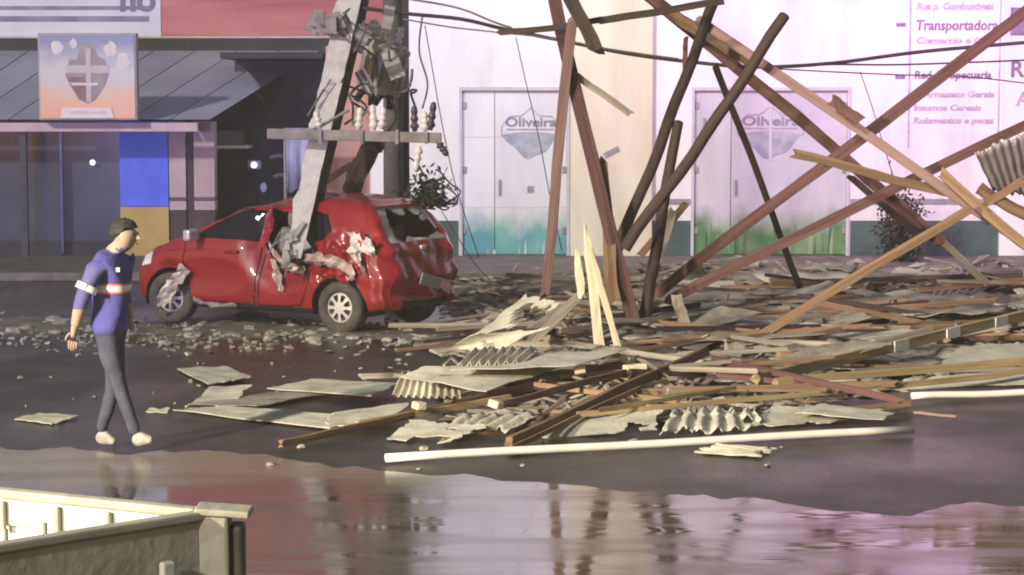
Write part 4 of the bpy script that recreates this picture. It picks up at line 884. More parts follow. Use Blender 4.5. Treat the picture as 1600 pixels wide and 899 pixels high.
b_ = MB(); b_.lathe([(0, 0), (.08, .02), (.10, .1), (.05, .2), (0, .22)], n=14, caps=False); lo = b_.build('lamp_globe', M['porcelain'], smooth=True); lo.location = at(585, 60, 24.9); tag(lo, 'small white globe caught between the two poles', 'globe')

def crv(pxs, Y, k=6): return smooth_path([at(p[0], p[1], Y if len(p) < 3 else p[2]) for p in pxs], k)
obj_tube('overhead_cable', crv([(560, 12), (640, 22), (720, 30), (790, 46), (880, 64), (980, 84), (1080, 97), (1180, 105), (1300, 99), (1450, 80), (1660, 62)], 24.5), .022, M['cable'], 'thick sagging cable bundle strung from the poles across the wall', 'cable')
obj_tube('overhead_cable', crv([(1180, 104), (1300, 101), (1420, 101), (1660, 92)], 24.6), .011, M['cable'], 'thin dark cable leaving the bundle level across the services list', 'cable')
obj_tube('overhead_cable', crv([(1180, 106), (1290, 112), (1400, 117), (1520, 121), (1660, 138)], 24.7), .008, M['cable'], 'thinnest cable sagging below the others over the services list', 'cable')
obj_tube('overhead_cable', crv([(600, -6), (660, 2), (720, 14), (770, 34), (800, 44)], 24.4), .012, M['cable_grey'], 'grey cable curving down to meet the thick bundle', 'cable')
obj_tube('overhead_cable', crv([(630, 30), (700, 42), (770, 50), (860, 60), (960, 78), (1060, 92)], 24.4), .009, M['cable_grey'], 'thin grey cable running just under the thick bundle', 'cable')
for i, (pts_, lab) in enumerate((([(664, 40), (676, 110), (690, 190), (712, 290), (748, 402)], 'thin wire dropping past the left gate edge to the pavement'), ([(806, 58), (822, 130), (842, 215), (858, 300), (878, 392)], 'dark wire hanging across the left gate emblem'),
        ([(1344, 112), (1362, 165), (1380, 225), (1400, 290), (1416, 345)], 'thin wire dangling below the services list'), ([(660, 25), (655, 80), (668, 130), (660, 170)], 'loose grey wire hanging from the cable by the warehouse corner'), ([(690, 330), (716, 372), (748, 420), (800, 470)], 'slack wire trailing from the car roof to the debris'))):
    obj_tube('hanging_wire', crv(pts_, 25.5 + i * .3), .006 if i != 3 else .012, M['cable'] if i != 3 else M['cable_grey'], lab, 'wire')
obj_tube('bent_conduit', crv([(616, 146), (634, 142), (642, 128), (644, 108)], 24.9), .018, M['steel'], 'bent steel conduit poking out beside the standing pole', 'conduit')
r = random.Random(31)
for i in range(12):
    x, y = r.uniform(535, 640), r.uniform(0, 190); pts_ = []
    for k in range(5): pts_.append((x, y, 24.0 + r.uniform(-.2, .5))); x += r.uniform(-28, 28); y += r.uniform(-14, 34)
    obj_tube('snapped_wire', smooth_path([at(*p) for p in pts_], 5), r.uniform(.007, .016), M[('cable', 'cable_grey')[i % 2]], 'snapped %s wire curling among the broken pole fittings' % ('black', 'grey')[i % 2], 'wire', 'snapped wires at the broken pole')
for i, (px, py, a, w_, h_, nm) in enumerate(((560, 60, 25, .22, .30, 'bent grey bracket plate near the top of the broken pole'), (612, 95, -20, .18, .42, 'long grey bracket plate against the standing pole'), (572, 128, 60, .3, .12, 'crumpled grey strap under the transformer'), (606, 30, 10, .12, .3, 'narrow grey plate high between the poles'))):
    b_ = MB(); k = 8; vs = []
    for q in range(k + 1): 
        for e in (-1, 1): vs.append(Matrix.Rotation(R(a), 3, 'Y') @ Vector((e * w_ / 2, .05 * math.sin(q * 1.1 + i), (q / k - .5) * h_)) + at(px, py, 24.35))
    b_.add(vs, [(2 * q, 2 * q + 1, 2 * q + 3, 2 * q + 2) for q in range(k)]); o = b_.build('bracket_plate', mat('plate_galv', (.30, .29, .29), (.44, .43, .43), .6, 6), local=True); o.modifiers.new('s', 'SOLIDIFY').thickness = .01; tag(o, nm, 'bracket')
# tangled wire and leaves on the car roof
tg = thing('wire_tangle', 'dark tangle of wires and leaves on the car roof beside the wall', 'wire tangle', at(668, 322, 23.9))
r = random.Random(21)
for i in range(9):
    p = Vector((r.uniform(-.25, .25), r.uniform(-.2, .2), 0)); pts_ = [p]
    for k in range(6): p = p + Vector((r.uniform(-.16, .16), r.uniform(-.1, .1), r.uniform(-.06, .13))); pts_.append(p)
    b_ = MB(); b_.tube(smooth_path(pts_, 4), .010, 5); b_.build('wire', M['cable'], tg, smooth=True)
lf = MB()
for i in range(420):
    c = Vector((r.gauss(0, .12), r.gauss(0, .10), abs(r.gauss(.12, .12)))); u = Vector((r.uniform(-1, 1), r.uniform(-1, 1), r.uniform(-1, 1))).normalized() * r.uniform(.03, .06); v = u.cross(Vector((r.uniform(-1, 1), r.uniform(-1, 1), r.uniform(-1, 1)))).normalized() * r.uniform(.012, .026)
    lf.add([c - u, c + v, c + u, c - v], [(0, 1, 2, 3)])
tag(lf.build('leaves', mat('dark_leaves', (.020, .022, .018), (.05, .052, .045), .6, 6), tg), kind='stuff')
# dark shrub against the dado
sb = thing('shrub', 'dark leafy shrub against the green dado behind the timbers', 'shrub', (at(1408, 440, 31.8).x, 31.8, .11))
b_ = MB()
for i in range(8):
    a = r.uniform(0, 6.28); b_.tube(smooth_path([(0, 0, 0), (.15 * math.cos(a), .1 * math.sin(a), .45), (.32 * math.cos(a), .22 * math.sin(a), .95)], 4), .018, 5, r2=.006)
b_.build('stems', M['wood_dark'], sb)
lf = MB()
for i in range(2600):
    c = Vector((r.gauss(0, .15), r.gauss(0, .12), abs(r.gauss(.42, .24)))); u = Vector((r.uniform(-1, 1), r.uniform(-1, 1), r.uniform(-1, 1))).normalized() * r.uniform(.03, .055); v = u.cross(Vector((r.uniform(-1, 1), r.uniform(-1, 1), r.uniform(-1, 1)))).normalized() * r.uniform(.015, .028)
    lf.add([c - u, c + v, c + u, c - v], [(0, 1, 2, 3)])
tag(lf.build('foliage', mat('shrub_leaves', (.018, .016, .014), (.05, .04, .035), .6, 6), sb), kind='stuff')

# ------------------------------------------------------------------ fallen roof timbers
def timber(A, B, wpx, m, label=None, thick=.62, roll=0, name='timber_beam', cat='timber', group=None, taper=1.0, bow=.0, point=False, seed=None, n=8):
    """A and B are points; wpx the face width in photo pixels at their mean distance"""
    Ym = (A.y + B.y) / 2; w_ = wpx * .68 / ppm(Ym); d = B - A; L = d.length; d.normalize()
    s_ = d.cross(Vector((0, 1, 0))); s_ = s_ if s_.length > .05 else Vector((1, 0, 0)); s_.normalize(); t_ = d.cross(s_)
    q = Matrix.Rotation(R(roll), 3, d); s_ = q @ s_; t_ = q @ t_
    r = random.Random(seed if seed is not None else hash((round(A.x, 3), round(B.z, 3))) & 0xffff)
    b = MB(); vs = []; ph = r.uniform(0, 9); j = w_ * .05
    fm = Matrix((d, s_, t_)).transposed().to_4x4(); fm.translation = A
    if thick == .9:       # round poles
        pp = [Vector((L * i / 12, .3 * w_ * noise.noise((ph, i * .35, 0)), 0)) for i in range(13)]
        e = pp[-1]; pp = [Vector((-.004, 0, 0))] + pp + [e + Vector((w_ * .12, 0, 0)), e + Vector((w_ * .2, 0, 0))]
        m_ = len(pp)
        for i, p in enumerate(pp):
            rr = w_ * (.56 + (.5 * taper - .56) * i / m_) * (.86 if i == m_ - 2 else .5 if i == m_ - 1 else 1)
            for k in range(10):
                an = 2 * math.pi * k / 10; q2 = rr * (1 + .08 * noise.noise((ph, i * .5, k))); vs.append(p + Vector((0, q2 * math.cos(an), q2 * math.sin(an))))
        b.add(vs, [(i * 10 + k, i * 10 + (k + 1) % 10, i * 10 + 10 + (k + 1) % 10, i * 10 + 10 + k) for i in range(m_ - 1) for k in range(10)] + [tuple(range(10)), tuple((m_ - 1) * 10 + k for k in range(10))])
        o = b.build(name, m, smooth=True); o.matrix_world = fm
        return tag(o, label, cat, group)
    for i in range(n + 1):
        t = i / n; k = 1 + (taper - 1) * t; ww = w_ * k; tt = w_ * thick * k
        if point: kk = min(1, (1.06 - t) / .35) ** .8 * (1 + .12 * r.uniform(-1, 1)); ww *= kk; tt *= max(.4, kk)
        off = bow * math.sin(math.pi * t) + .22 * w_ * noise.noise((ph, t * 2.5, 0)); of2 = .2 * w_ * noise.noise((ph + 5, t * 2.5, 0))
        ring = []
        for a_, e in ((-1, -1), (0, -1), (1, -1), (1, 1), (0, 1), (-1, 1)):
            jj = r.uniform(-.55, .55) * w_ if i in (0, n) else 0
            ring.append(Vector((L * t + jj, off + a_ * ww / 2 + r.uniform(-j, j), of2 + e * tt / 2 + r.uniform(-j, j))))
        vs += ring
    b.add(vs, [(6 * i + k, 6 * i + (k + 1) % 6, 6 * i + 6 + (k + 1) % 6, 6 * i + 6 + k) for i in range(n) for k in range(6)] + [(0, 1, 4, 5), (1, 2, 3, 4), (6 * n, 6 * n + 1, 6 * n + 4, 6 * n + 5), (6 * n + 1, 6 * n + 2, 6 * n + 3, 6 * n + 4)])
    o = b.build(name, m, bevel=.005); o.matrix_world = fm
    return tag(o, label, cat, group)
def T(x0, y0, Y0, x1, y1, Y1, wpx, m, label, **k): return timber(at(x0, y0, Y0), at(x1, y1, Y1), wpx, M[m], label, **k)
T(996, 532, 21.8, 860, -40, 21.0, 30, 'wood_red', 'long reddish rafter standing almost upright across the left gate', bow=.03)
T(852, 462, 22.3, 893, 30, 20.8, 23, 'wood_pink', 'slender pale pink post leaning against the reddish rafter')
T(934, 80, 20.6, 866, -48, 20.6, 31, 'wood_dark', 'thick black beam end hanging over the cream pilaster')
T(778, 50, 20.9, 944, 31, 20.9, 14, 'wood_dark', 'thin black batten running level past the pale pink post', bow=-.02)
T(940, 31, 20.85, 1128, 3, 20.85, 16, 'wood_dark', 'black batten sloping up to the tall black pole', thick=.8)
T(905, 121, 21.25, 986, 179, 21.4, 15, 'wood_grey', 'short pale grey offcut nailed slanting to the reddish rafter')
T(1002, -14, 22.4, 1470, 378, 22.4, 27, 'wood_red', 'long reddish brown rafter falling right, lower of the crossing pair', bow=.02)
T(1048, 22, 22.15, 1176, 98, 22.15, 26, 'wood_brown', 'short brown board nailed along the top of the falling rafter', roll=10)
T(1086, 30, 21.6, 1625, 398, 20.4, 22, 'wood_pink', 'long pinkish rafter falling right with a splice block, upper of the pair')
T(1296, 156, 20.95, 1342, 186, 20.85, 26, 'wood_red', 'small splice block nailed on the pinkish rafter')
T(962, 400, 22.0, 1124, -16, 21.4, 24, 'wood_dark', 'tall black pole leaning right, thicker of the black poles', thick=.9)
T(978, 388, 21.5, 1228, 26, 21.0, 25, 'wood_dark', 'black pole with a rounded tip ending in front of the wall', thick=.9)
T(1001, 528, 21.9, 1060, 192, 21.7, 27, 'wood_dark', 'dark short post rising from the heap between the poles', thick=.9, taper=.8)
T(1254, 458, 25.0, 1118, 104, 23.0, 15, 'wood_dark', 'thin dark batten leaning left across the grass painted gate')
T(1072, 60, 22.5, 1070, 118, 22.5, 11, 'wood_red', 'short upright stub hanging under the rafter crossing')
T(1022, 462, 22.6, 1612, 12, 20.6, 25, 'wood_red', 'longest reddish rafter climbing right across the services list')
T(1040, 472, 22.2, 1620, 188, 21.2, 23, 'wood_red', 'reddish rafter climbing right at a low angle, below the longest', bow=.02)
T(1240, 240, 21.1, 1500, 306, 20.9, 21, 'wood_brown', 'brown board slanting across both climbing rafters')
T(1128, 560, 20.6, 1512, 328, 20.2, 20, 'wood_orange', 'tan rafter climbing right in front of the dark shrub')
T(1470, 268, 20.6, 1640, 412, 20.0, 24, 'wood_orange', 'orange board falling right beside the corrugated sheet', bow=-.02)
T(1530, 296, 20.3, 1640, 358, 20.0, 26, 'wood_brown', 'dark brown beam end beside the hanging corrugated sheet', thick=.9)
T(1540, 318, 20.2, 1640, 258, 20.0, 18, 'wood_brown', 'brown batten crossing the hanging corrugated sheet')
T(1330, 276, 21.9, 1440, 372, 22.2, 15, 'wood_dark', 'dark batten falling right behind the slanting brown board')
T(1388, 300, 22.9, 1545, 445, 23.6, 16, 'wood_grey', 'grey green batten slanting down in front of the dado')
T(960, 470, 21.6, 940, 250, 21.5, 30, 'wood_brown', 'brown split post standing beside the pale splintered boards', taper=.8)
T(1010, 470, 21.9, 1052, 330, 22.3, 18, 'wood_grey', 'short weathered stick leaning among the black poles')
T(1000, 400, 22.6, 1072, 318, 22.6, 16, 'wood_brown', 'small brown stick slanting behind the dark post')
T(985, 500, 22.4, 958, 380, 22.3, 20, 'wood_dark', 'dark stump at the foot of the reddish rafter')
T(588, 220, 24.7, 545, 300, 24.5, 44, 'wood_dark', 'thick dark beam slanting down behind the crossarm', thick=.6)
T(498, 290, 24.3, 550, 257, 24.6, 15, 'wood_red', 'thin reddish stick slanting between broken pole and dark beam')
# fresh splintered boards
T(940, 556, 20.7, 914, 350, 20.6, 25, 'wood_pale', 'broad fresh splintered board standing upright, pale and pointed', point=True, thick=.3)
T(968, 552, 20.6, 921, 384, 20.5, 15, 'wood_pale', 'narrow fresh splintered board beside the broad pale one', point=True, thick=.4)
T(909, 462, 20.6, 901, 392, 20.6, 18, 'wood_pale', 'small pale splinter left of the broad fresh board', point=True, thick=.4)
T(1072, 522, 21.4, 1059, 466, 21.3, 25, 'wood_grey', 'short pale grey board standing in the heap right of the poles', thick=.3)
T(818, 545, 21.0, 905, 466, 21.4, 22, 'wood_grey', 'grey plank leaning up from the greenish roof sheets', thick=.35)
T(780, 548, 21.2, 882, 478, 21.8, 15, 'wood_grey', 'narrow grey plank leaning beside the wider grey plank', thick=.4)
# lying on the heap
def TG(x0, y0, z0, x1, y1, z1, wpx, m, label, **k): return timber(gr(x0, y0, z0), gr(x1, y1, z1), wpx, M[m], label, **k)
TG(795, 694, .06, 1105, 548, .30, 24, 'wood_brown', 'heavy brown rafter lying across the near debris up to the heap')
TG(800, 700, .05, 1000, 606, .20, 12, 'wood_orange', 'thin orange lath lying along the heavy brown rafter')
TG(438, 694, .05, 706, 634, .10, 17, 'wood_orange', 'long tan rafter lying out over the wet road toward the walker')
TG(700, 634, .10, 1000, 562, .26, 20, 'wood_brown', 'brown rafter continuing the tan one into the heap')
TG(560, 662, .07, 800, 622, .12, 16, 'wood_yellow', 'pale tan batten lying against the tan rafter')
TG(776, 634, .16, 990, 578, .26, 16, 'wood_brown', 'dark tan batten with a white cut end among near debris')
TG(1110, 560, .30, 1405, 626, .12, 17, 'wood_red', 'dark red batten lying down toward the white tube')
TG(1120, 585, .22, 1250, 600, .16, 14, 'wood_red', 'short red batten under the dark red one')
TG(1180, 592, .20, 1640, 484, .36, 24, 'wood_yellow', 'long yellow board with white paint patches, top of the yellow pair')
TG(1210, 598, .18, 1640, 560, .22, 17, 'wood_yellow', 'yellow board lying nearly level under the patched one')
TG(1330, 612, .12, 1650, 574, .18, 14, 'wood_yellow', 'narrow yellow board at the edge of the fallen sheets')
TG(1000, 612, .14, 1400, 600, .16, 16, 'wood_orange', 'tan board lying level in front of the dark red batten')
for i, (a, b_, wd, lab) in enumerate((((925, 634), (1240, 598), 14, 'topmost'), ((900, 648), (1310, 612), 13, 'lowest'), ((955, 616), (1105, 584), 15, 'shortest'), ((935, 642), (1150, 606), 11, 'narrowest'))):
    TG(a[0], a[1], .12 + .02 * i, b_[0], b_[1], .13 + .02 * i, wd, 'wood_yellow', 'yellow plank fanned out by the heavy rafter, %s of four' % lab, group='fanned yellow planks', thick=.3)
TG(690, 690, .03, 870, 664, .04, 12, 'wood_orange', 'short tan stick lying behind the long white tube')
TG(1320, 640, .08, 1424, 632, .08, 15, 'wood_orange', 'short tan board end pointing at the white tube')
TG(1365, 612, .12, 1422, 632, .06, 13, 'wood_grey', 'grey board stub by the upper white tube')
TG(1428, 645, .01, 1494, 651, .01, 7, 'wood_pink', 'thin stick alone on the wet road between the white tubes')
for (x0, y0, z0, x1, y1, z1, wpx, lab) in ((602, 716, .05, 1426, 671, .05, 13, 'long straight white tube lying along the front of the debris'), (1424, 619, .10, 1660, 612, .10, 11, 'white tube lying at the right edge of the debris')):
    A, B = gr(x0, y0, z0), gr(x1, y1, z1); obj_tube('white_tube', [A.lerp(B, i / 10) + Vector((0, 0, .004 * math.sin(i))) for i in range(11)], wpx / 2 / ppm((A.y + B.y) / 2), mat('white_tube', (.74, .72, .64), (.82, .80, .73), .45, 6), lab, 'tube', n=14)
# white paint patches on the yellow board, white cut ends
for k_, t in enumerate((.44, .62, .80)):
    A, B = gr(1180, 592, .20), gr(1640, 484, .36); c = A.lerp(B, t); d = (B - A).normalized()
    b_ = MB(); b_.box(c + Vector((0, -.066, .004)), (.26, .012, .10), d.to_track_quat('X', 'Z').to_matrix()); tag(b_.build('white_tile', M['white'], local=True), 'white painted patch on the long yellow board, %s of three' % ('lowest', 'middle', 'highest')[k_], 'tile', 'white patches on the yellow board')
for i, (px, py, z, wd) in enumerate(((906, 578, .30, 18), (992, 575, .28, 36), (655, 634, .16, 18), (775, 632, .2, 18), (980, 562, .3, 30))):
    c = gr(px, py, z); b_ = MB(); b_.box(c, (wd / ppm(c.y), .1, .06), Matrix.Rotation(.15 * i - .2, 3, 'Y') @ Matrix.Rotation(.3 * i, 3, 'Z'))
    tag(b_.build('wood_offcut', M['wood_pale'], local=True, bevel=.012), 'small pale sawn offcut lying on the brown rafters', 'offcut', 'pale sawn offcuts')

# ------------------------------------------------------------------ roofing sheets
def sheet(c00, c10, c11, c01, m, label, waves=0, amp=.022, nu=None, nv=8, rag=.03, thick=.008, seed=1, group=None, name='roof_sheet', sag=.0, cat='roof sheet', torn=0.0):
    """bilinear sheet; corrugations run along v, counted along u; edges ragged"""
    r = random.Random(seed); nu = nu or (waves * 10 if waves else 14); b = MB(); vs = []; ids = {}
    nrm = (Vector(c10) - Vector(c00)).cross(Vector(c01) - Vector(c00)).normalized(); nrm = -nrm if nrm.z < 0 else nrm
    eu0 = [r.uniform(0, rag) for _ in range(nv + 1)]; eu1 = [r.uniform(0, rag) for _ in range(nv + 1)]; ev0 = []; ev1 = []; a = c = 0
    for i in range(nu + 1):
        a = max(0, min(rag * 2.5, a + r.uniform(-rag, rag))); c = max(0, min(rag * 2.5, c + r.uniform(-rag, rag))); ev0.append(a); ev1.append(c)
    for i in range(nu + 1):
        for j in range(nv + 1):
            u0, v0 = i / nu, j / nv; u = eu0[j] + (1 - eu0[j] - eu1[j]) * u0; v = ev0[i] + (1 - ev0[i] - ev1[i]) * v0
            p = Vector(c00).lerp(Vector(c10), u).lerp(Vector(c01).lerp(Vector(c11), u), v)
            p += nrm * (amp * math.sin(u0 * waves * 2 * math.pi) if waves else 0) + Vector((0, 0, .012 * noise.noise((u * 3 + seed, v * 3, 0)) - sag * math.sin(math.pi * v)))
            vs.append(p)
    fs = [(i * (nv + 1) + j, (i + 1) * (nv + 1) + j, (i + 1) * (nv + 1) + j + 1, i * (nv + 1) + j + 1) for i in range(nu) for j in range(nv)]
    if torn: fs = [f for f in fs if noise.noise(Vector(vs[f[0]]) * 4 + Vector((seed, 0, 0))) < torn]
    b.add(vs, fs); o = b.build(name, M[m], local=True, smooth=bool(waves)); sm = o.modifiers.new('s', 'SOLIDIFY'); sm.thickness = thick; sm.offset = -1
    return tag(o, label, cat, group)
def SG(q, zs, m, label, **k): return sheet(*[gr(p[0], p[1], z) for p, z in zip(q, zs)], m, label, **k)
SG([(275, 576), (350, 571), (398, 590), (325, 600)], (.03, .03, .05, .04), 'fibre', 'pale flat roof sheet alone on the wet road, farthest from the heap', seed=2, rag=.02)
SG([(300, 630), (322, 605), (396, 600), (372, 624)], (.02, .06, .10, .03), 'fibre', 'small pale sheet tilted on the road below the lone flat one', seed=3, rag=.03)
SG([(414, 606), (478, 592), (630, 598), (578, 619)], (.05, .08, .10, .09), 'fibre', 'wide pale roof sheet lying before the corrugated stack', seed=4, rag=.03)
SG([(290, 632), (430, 612), (520, 613), (400, 634)], (.02, .03, .05, .03), 'fibre_dirty', 'dull sheet sliver under the wide pale roof sheet', seed=5)
SG([(262, 640), (330, 632), (545, 648), (520, 670)], (.02, .03, .06, .03), 'fibre', 'long narrow pale sheet pointing along the road to the walker', seed=6, rag=.04)
SG([(500, 668), (520, 644), (650, 626), (600, 660)], (.05, .09, .12, .07), 'fibre', 'ragged sheet lapping over the tan rafter', seed=7, rag=.06)
SG([(228, 643), (232, 638), (268, 638), (262, 644)], (.01, .02, .02, .01), 'fibre', 'small pale strip at the tip of the long narrow sheet', seed=8)
SG([(612, 618), (720, 622), (712, 583), (628, 582)], (.06, .06, .26, .24), 'fibre', 'corrugated roof sheet with its wavy end facing the road', waves=9, amp=.03, seed=9, rag=.0)
SG([(622, 588), (760, 612), (900, 566), (660, 572)], (.27, .20, .30, .34), 'fibre', 'broad greenish sheet covering the corrugated stack', seed=10, rag=.03)
SG([(700, 578), (900, 572), (985, 545), (760, 556)], (.34, .36, .40, .38), 'fibre', 'long greenish sheet running back to the splintered boards', seed=11, rag=.03)
SG([(715, 572), (815, 568), (840, 545), (740, 548)], (.36, .36, .44, .40), 'fibre', 'short corrugated sheet with open wave ends below the leaning planks', waves=7, amp=.03, seed=12, rag=.0)
SG([(680, 552), (760, 556), (885, 500), (745, 520)], (.30, .32, .62, .52), 'fibre', 'tilted greenish sheet rising left of the splintered boards', seed=13, rag=.09, torn=.28)
SG([(730, 530), (800, 522), (880, 474), (820, 458)], (.45, .5, .80, .80), 'fibre', 'uppermost greenish sheet leaning at the pale pink post', seed=14, rag=.10, torn=.22)
SG([(640, 540), (720, 548), (780, 530), (690, 520)], (.05, .07, .12, .09), 'fibre_dirty', 'dirty broken sheet between the car and the tilted sheets', seed=15, rag=.07)
SG([(598, 686), (700, 692), (770, 664), (640, 655)], (.02, .03, .12, .08), 'fibre', 'ragged torn sheet at the near left of the debris', seed=16, rag=.10, torn=.32)
SG([(690, 672), (790, 676), (850, 648), (730, 645)], (.05, .06, .14, .12), 'fibre', 'corrugated torn sheet under the brown rafters', waves=5, amp=.025, seed=17, rag=.06, torn=.4)
SG([(840, 684), (1030, 672), (1040, 638), (900, 645)], (.02, .03, .14, .12), 'fibre', 'crumbled grey sheet in front of the yellow planks', seed=18, rag=.08, torn=.4)
SG([(1020, 680), (1200, 668), (1180, 634), (1050, 640)], (.02, .03, .14, .12), 'fibre', 'broken corrugated sheet before the white tube middle', waves=6, amp=.025, seed=19, rag=.08, torn=.35)
SG([(1160, 668), (1300, 660), (1390, 640), (1200, 628)], (.02, .03, .06, .12), 'fibre', 'grey ragged sheet toward the right end of the long tube', seed=20, rag=.08, torn=.45)
SG([(1240, 645), (1380, 656), (1400, 645), (1280, 630)], (.10, .06, .07, .13), 'fibre', 'thin pale sheet lying on the grey ragged one', seed=21, rag=.04)
SG([(1080, 708), (1120, 694), (1215, 700), (1190, 716)], (.01, .03, .03, .01), 'fibre', 'small ragged corrugated scrap in front of the long white tube', waves=5, amp=.012, seed=22, rag=.05)
SG([(1400, 608), (1640, 600), (1640, 575), (1460, 588)], (.06, .06, .14, .14), 'fibre', 'grey sheet lying behind the right white tube', seed=23, rag=.03)
SG([(1460, 572), (1640, 560), (1640, 530), (1500, 540)], (.14, .14, .24, .24), 'fibre', 'grey sheet right of the yellow boards', seed=24, rag=.05)
SG([(18, 656), (60, 646), (128, 650), (80, 664)], (.01, .02, .02, .01), 'fibre', 'flat pale scrap on the road behind the walker', seed=25, rag=.08)
SG([(1446, 474), (1512, 472), (1556, 438), (1490, 420)], (.10, .12, .32, .36), 'zinc', 'square of ridged grey sheet propped near the dado', waves=6, amp=.03, seed=26, rag=.0)
sheet(at(1522, 238, 20.5), at(1640, 190, 20.4), at(1650, 318, 20.9), at(1552, 300, 20.8), 'zinc', 'crumpled corrugated metal sheet hanging among the rafters', waves=9, amp=.025, seed=27, rag=.02)
SG([(1200, 560), (1330, 530), (1400, 536), (1290, 566)], (.2, .35, .34, .2), 'fibre_dirty', 'broad brownish sheet in the middle of the heap', seed=28, rag=.05)
SG([(1290, 470), (1420, 452), (1500, 468), (1350, 484)], (.15, .3, .25, .15), 'fibre_dirty', 'brownish sheet below the dark shrub', seed=29, rag=.05)
SG([(1500, 480), (1640, 470), (1640, 455), (1520, 465)], (.12, .12, .25, .2), 'fibre_dirty', 'brownish sheet beyond the ridged grey square', seed=30, rag=.04)

# the heap itself, its loose bits, and countable broken pieces on it
mb = MB(); nx, ny = 150, 130; vs = []
for i in range(nx + 1):
    for j in range(ny + 1):
        y = 16.2 + (31.8 - 16.2) * j / ny; px = 640 + (1760 - 640) * i / nx; x = (px - 800) / FPX * y
        z = h_mound(x, y) + .035 * noise.noise((x * 4, y * 3.5, 1)) * min(1, h_mound(x, y) * 8) - .03
        vs.append((x, y, z))
mb.add(vs, [(i * (ny + 1) + j, (i + 1) * (ny + 1) + j, (i + 1) * (ny + 1) + j + 1, i * (ny + 1) + j + 1) for i in range(nx) for j in range(ny)])
tag(mb.build('debris_heap', M['mound']), 'low brown heap of crushed roofing and mud across the street', 'debris', kind='stuff')
r = random.Random(99); fr = MB()
def shard(c, L, W, T_, mi):
    rot = Matrix.Rotation(r.uniform(0, 6.28), 3, 'Z') @ Matrix.Rotation(r.gauss(0, .22), 3, 'X') @ Matrix.Rotation(r.gauss(0, .22), 3, 'Y')
    fr.box(c, (L, W, T_), rot, mi, taper=r.uniform(.6, 1))
for i in range(2100):
    py = r.uniform(432, 665); px = r.uniform(690, 1640)
    lim = 668 if px < 1080 else 668 - (px - 1080) / 380 * 66
    if py > max(lim, 600) or (px < 860 and py > 600 and r.random() < .6): continue
    p = gr(px, py); z = h_mound(p.x, p.y)
    if r.random() < .45: shard((p.x, p.y, z + .02), r.uniform(.2, .8), r.uniform(.02, .05), r.uniform(.015, .03), r.choice((1, 2, 2, 2, 3)))
    else: shard((p.x, p.y, z + .02), r.uniform(.06, .35), r.uniform(.05, .22), r.uniform(.01, .03), r.choice((0, 0, 4, 4, 4)))
for i in range(620):
    px = r.uniform(-30, 800); py = r.gauss(522, 13) if r.random() < .95 else r.uniform(500, 640); p = gr(px, py); s_ = r.uniform(.02, .09) * (.6 if py > 560 else 1); shard((p.x, p.y, .012), s_, s_ * r.uniform(.4, 1), r.uniform(.008, .03), r.choice((0, 0, 4)))
tag(fr.build('debris_fragments', [M['fibre_dirty'], mat('splinter_brown', (.09, .06, .042), (.19, .135, .095), .75, 4), M['wood_grey'], mat('splinter_tan', (.22, .16, .10), (.34, .26, .17), .75, 4), M['rubble']]), 'small splinters and crumbs of roofing strewn over the heap and road', 'debris', kind='stuff')
for i in range(70):
    px = r.uniform(1000, 1620); py = r.uniform(446, 598)
    p = gr(px, py); z = h_mound(p.x, p.y) + .05; L, W = r.uniform(.5, 1.9), r.uniform(.25, .8); a = r.gauss(0, .5); u = Vector((math.cos(a), math.sin(a), r.gauss(0, .09))) * L / 2; v = Vector((-math.sin(a), math.cos(a), r.uniform(.0, .16))) * W / 2
    c = Vector((p.x, p.y, z + .03)); rc = r.choice((('fibre_dirty', 'brownish'), ('fibre_dirty', 'brownish'), ('fibre_dirty', 'brownish'), ('fibre', 'pale grey'))); wv = r.choice((0, 0, 3)); sheet(c - u - v, c + u - v, c + u + v, c - u + v, *rc[:1], 'broken %s %s roofing piece lying on the heap' % (rc[1], 'wavy' if wv else 'flat'), waves=wv, nv=4, nu=10 if True else None, seed=200 + i, rag=.07, group='broken roofing pieces on the heap', name='roofing_piece', cat='roofing piece')
for i in range(95):
    lc = r.choice((('brown', 'brown'), ('grey', 'grey'), ('orange brown', 'orange'), ('blackish', 'dark'), ('brown', 'brown'))); px = r.uniform(760, 1640); py = r.uniform(470, 645 if px < 1150 else 596)
    p = gr(px, py); z = h_mound(p.x, p.y) + .05; a = r.gauss(.1, .4); L = r.uniform(.8, 3.0); d = Vector((math.cos(a), math.sin(a), r.gauss(0, .07))) * L / 2; c = Vector((p.x, p.y, z + .04))
    timber(c - d, c + d, r.uniform(7, 13), M['wood_' + lc[1]], 'small broken %s lath lying on the heap' % lc[0], group='broken laths on the heap', name='broken_lath', cat='lath', seed=i, n=4)
def chunk(px, py, s_, seed, label, group):
    rr = random.Random(seed); bm = bmesh.new(); bmesh.ops.create_icosphere(bm, subdivisions=2, radius=1)
    for v in bm.verts: v.co = Vector((v.co.x * 1.2, v.co.y, v.co.z * .5)) * (1 + .45 * noise.noise(v.co * 1.6 + Vector((seed, 0, 0)))) * s_
    me = bpy.data.meshes.new('rubble_chunk'); bm.to_mesh(me); bm.free(); me.materials.append(M['rubble']); o = link(bpy.data.objects.new('rubble_chunk', me)); p = gr(px, py); o.location = (p.x, p.y, s_ * .3); o.rotation_euler = (0, 0, rr.uniform(0, 6)); tag(o, label, 'rubble', group)
for i in range(54):
    px = r.uniform(-20, 720); py = r.gauss(522 + (px - 300) * .02, 9); chunk(px, py, r.uniform(.03, .09), i, 'pale rubble lump in the dirt line beside the red car', 'rubble along the dirt line')
for i in range(26): chunk(r.uniform(420, 1250), r.choice((r.uniform(690, 735), r.uniform(560, 600))) , r.uniform(.012, .035), 300 + i, 'small pale crumb of rubble on the wet road', 'rubble crumbs on the road')
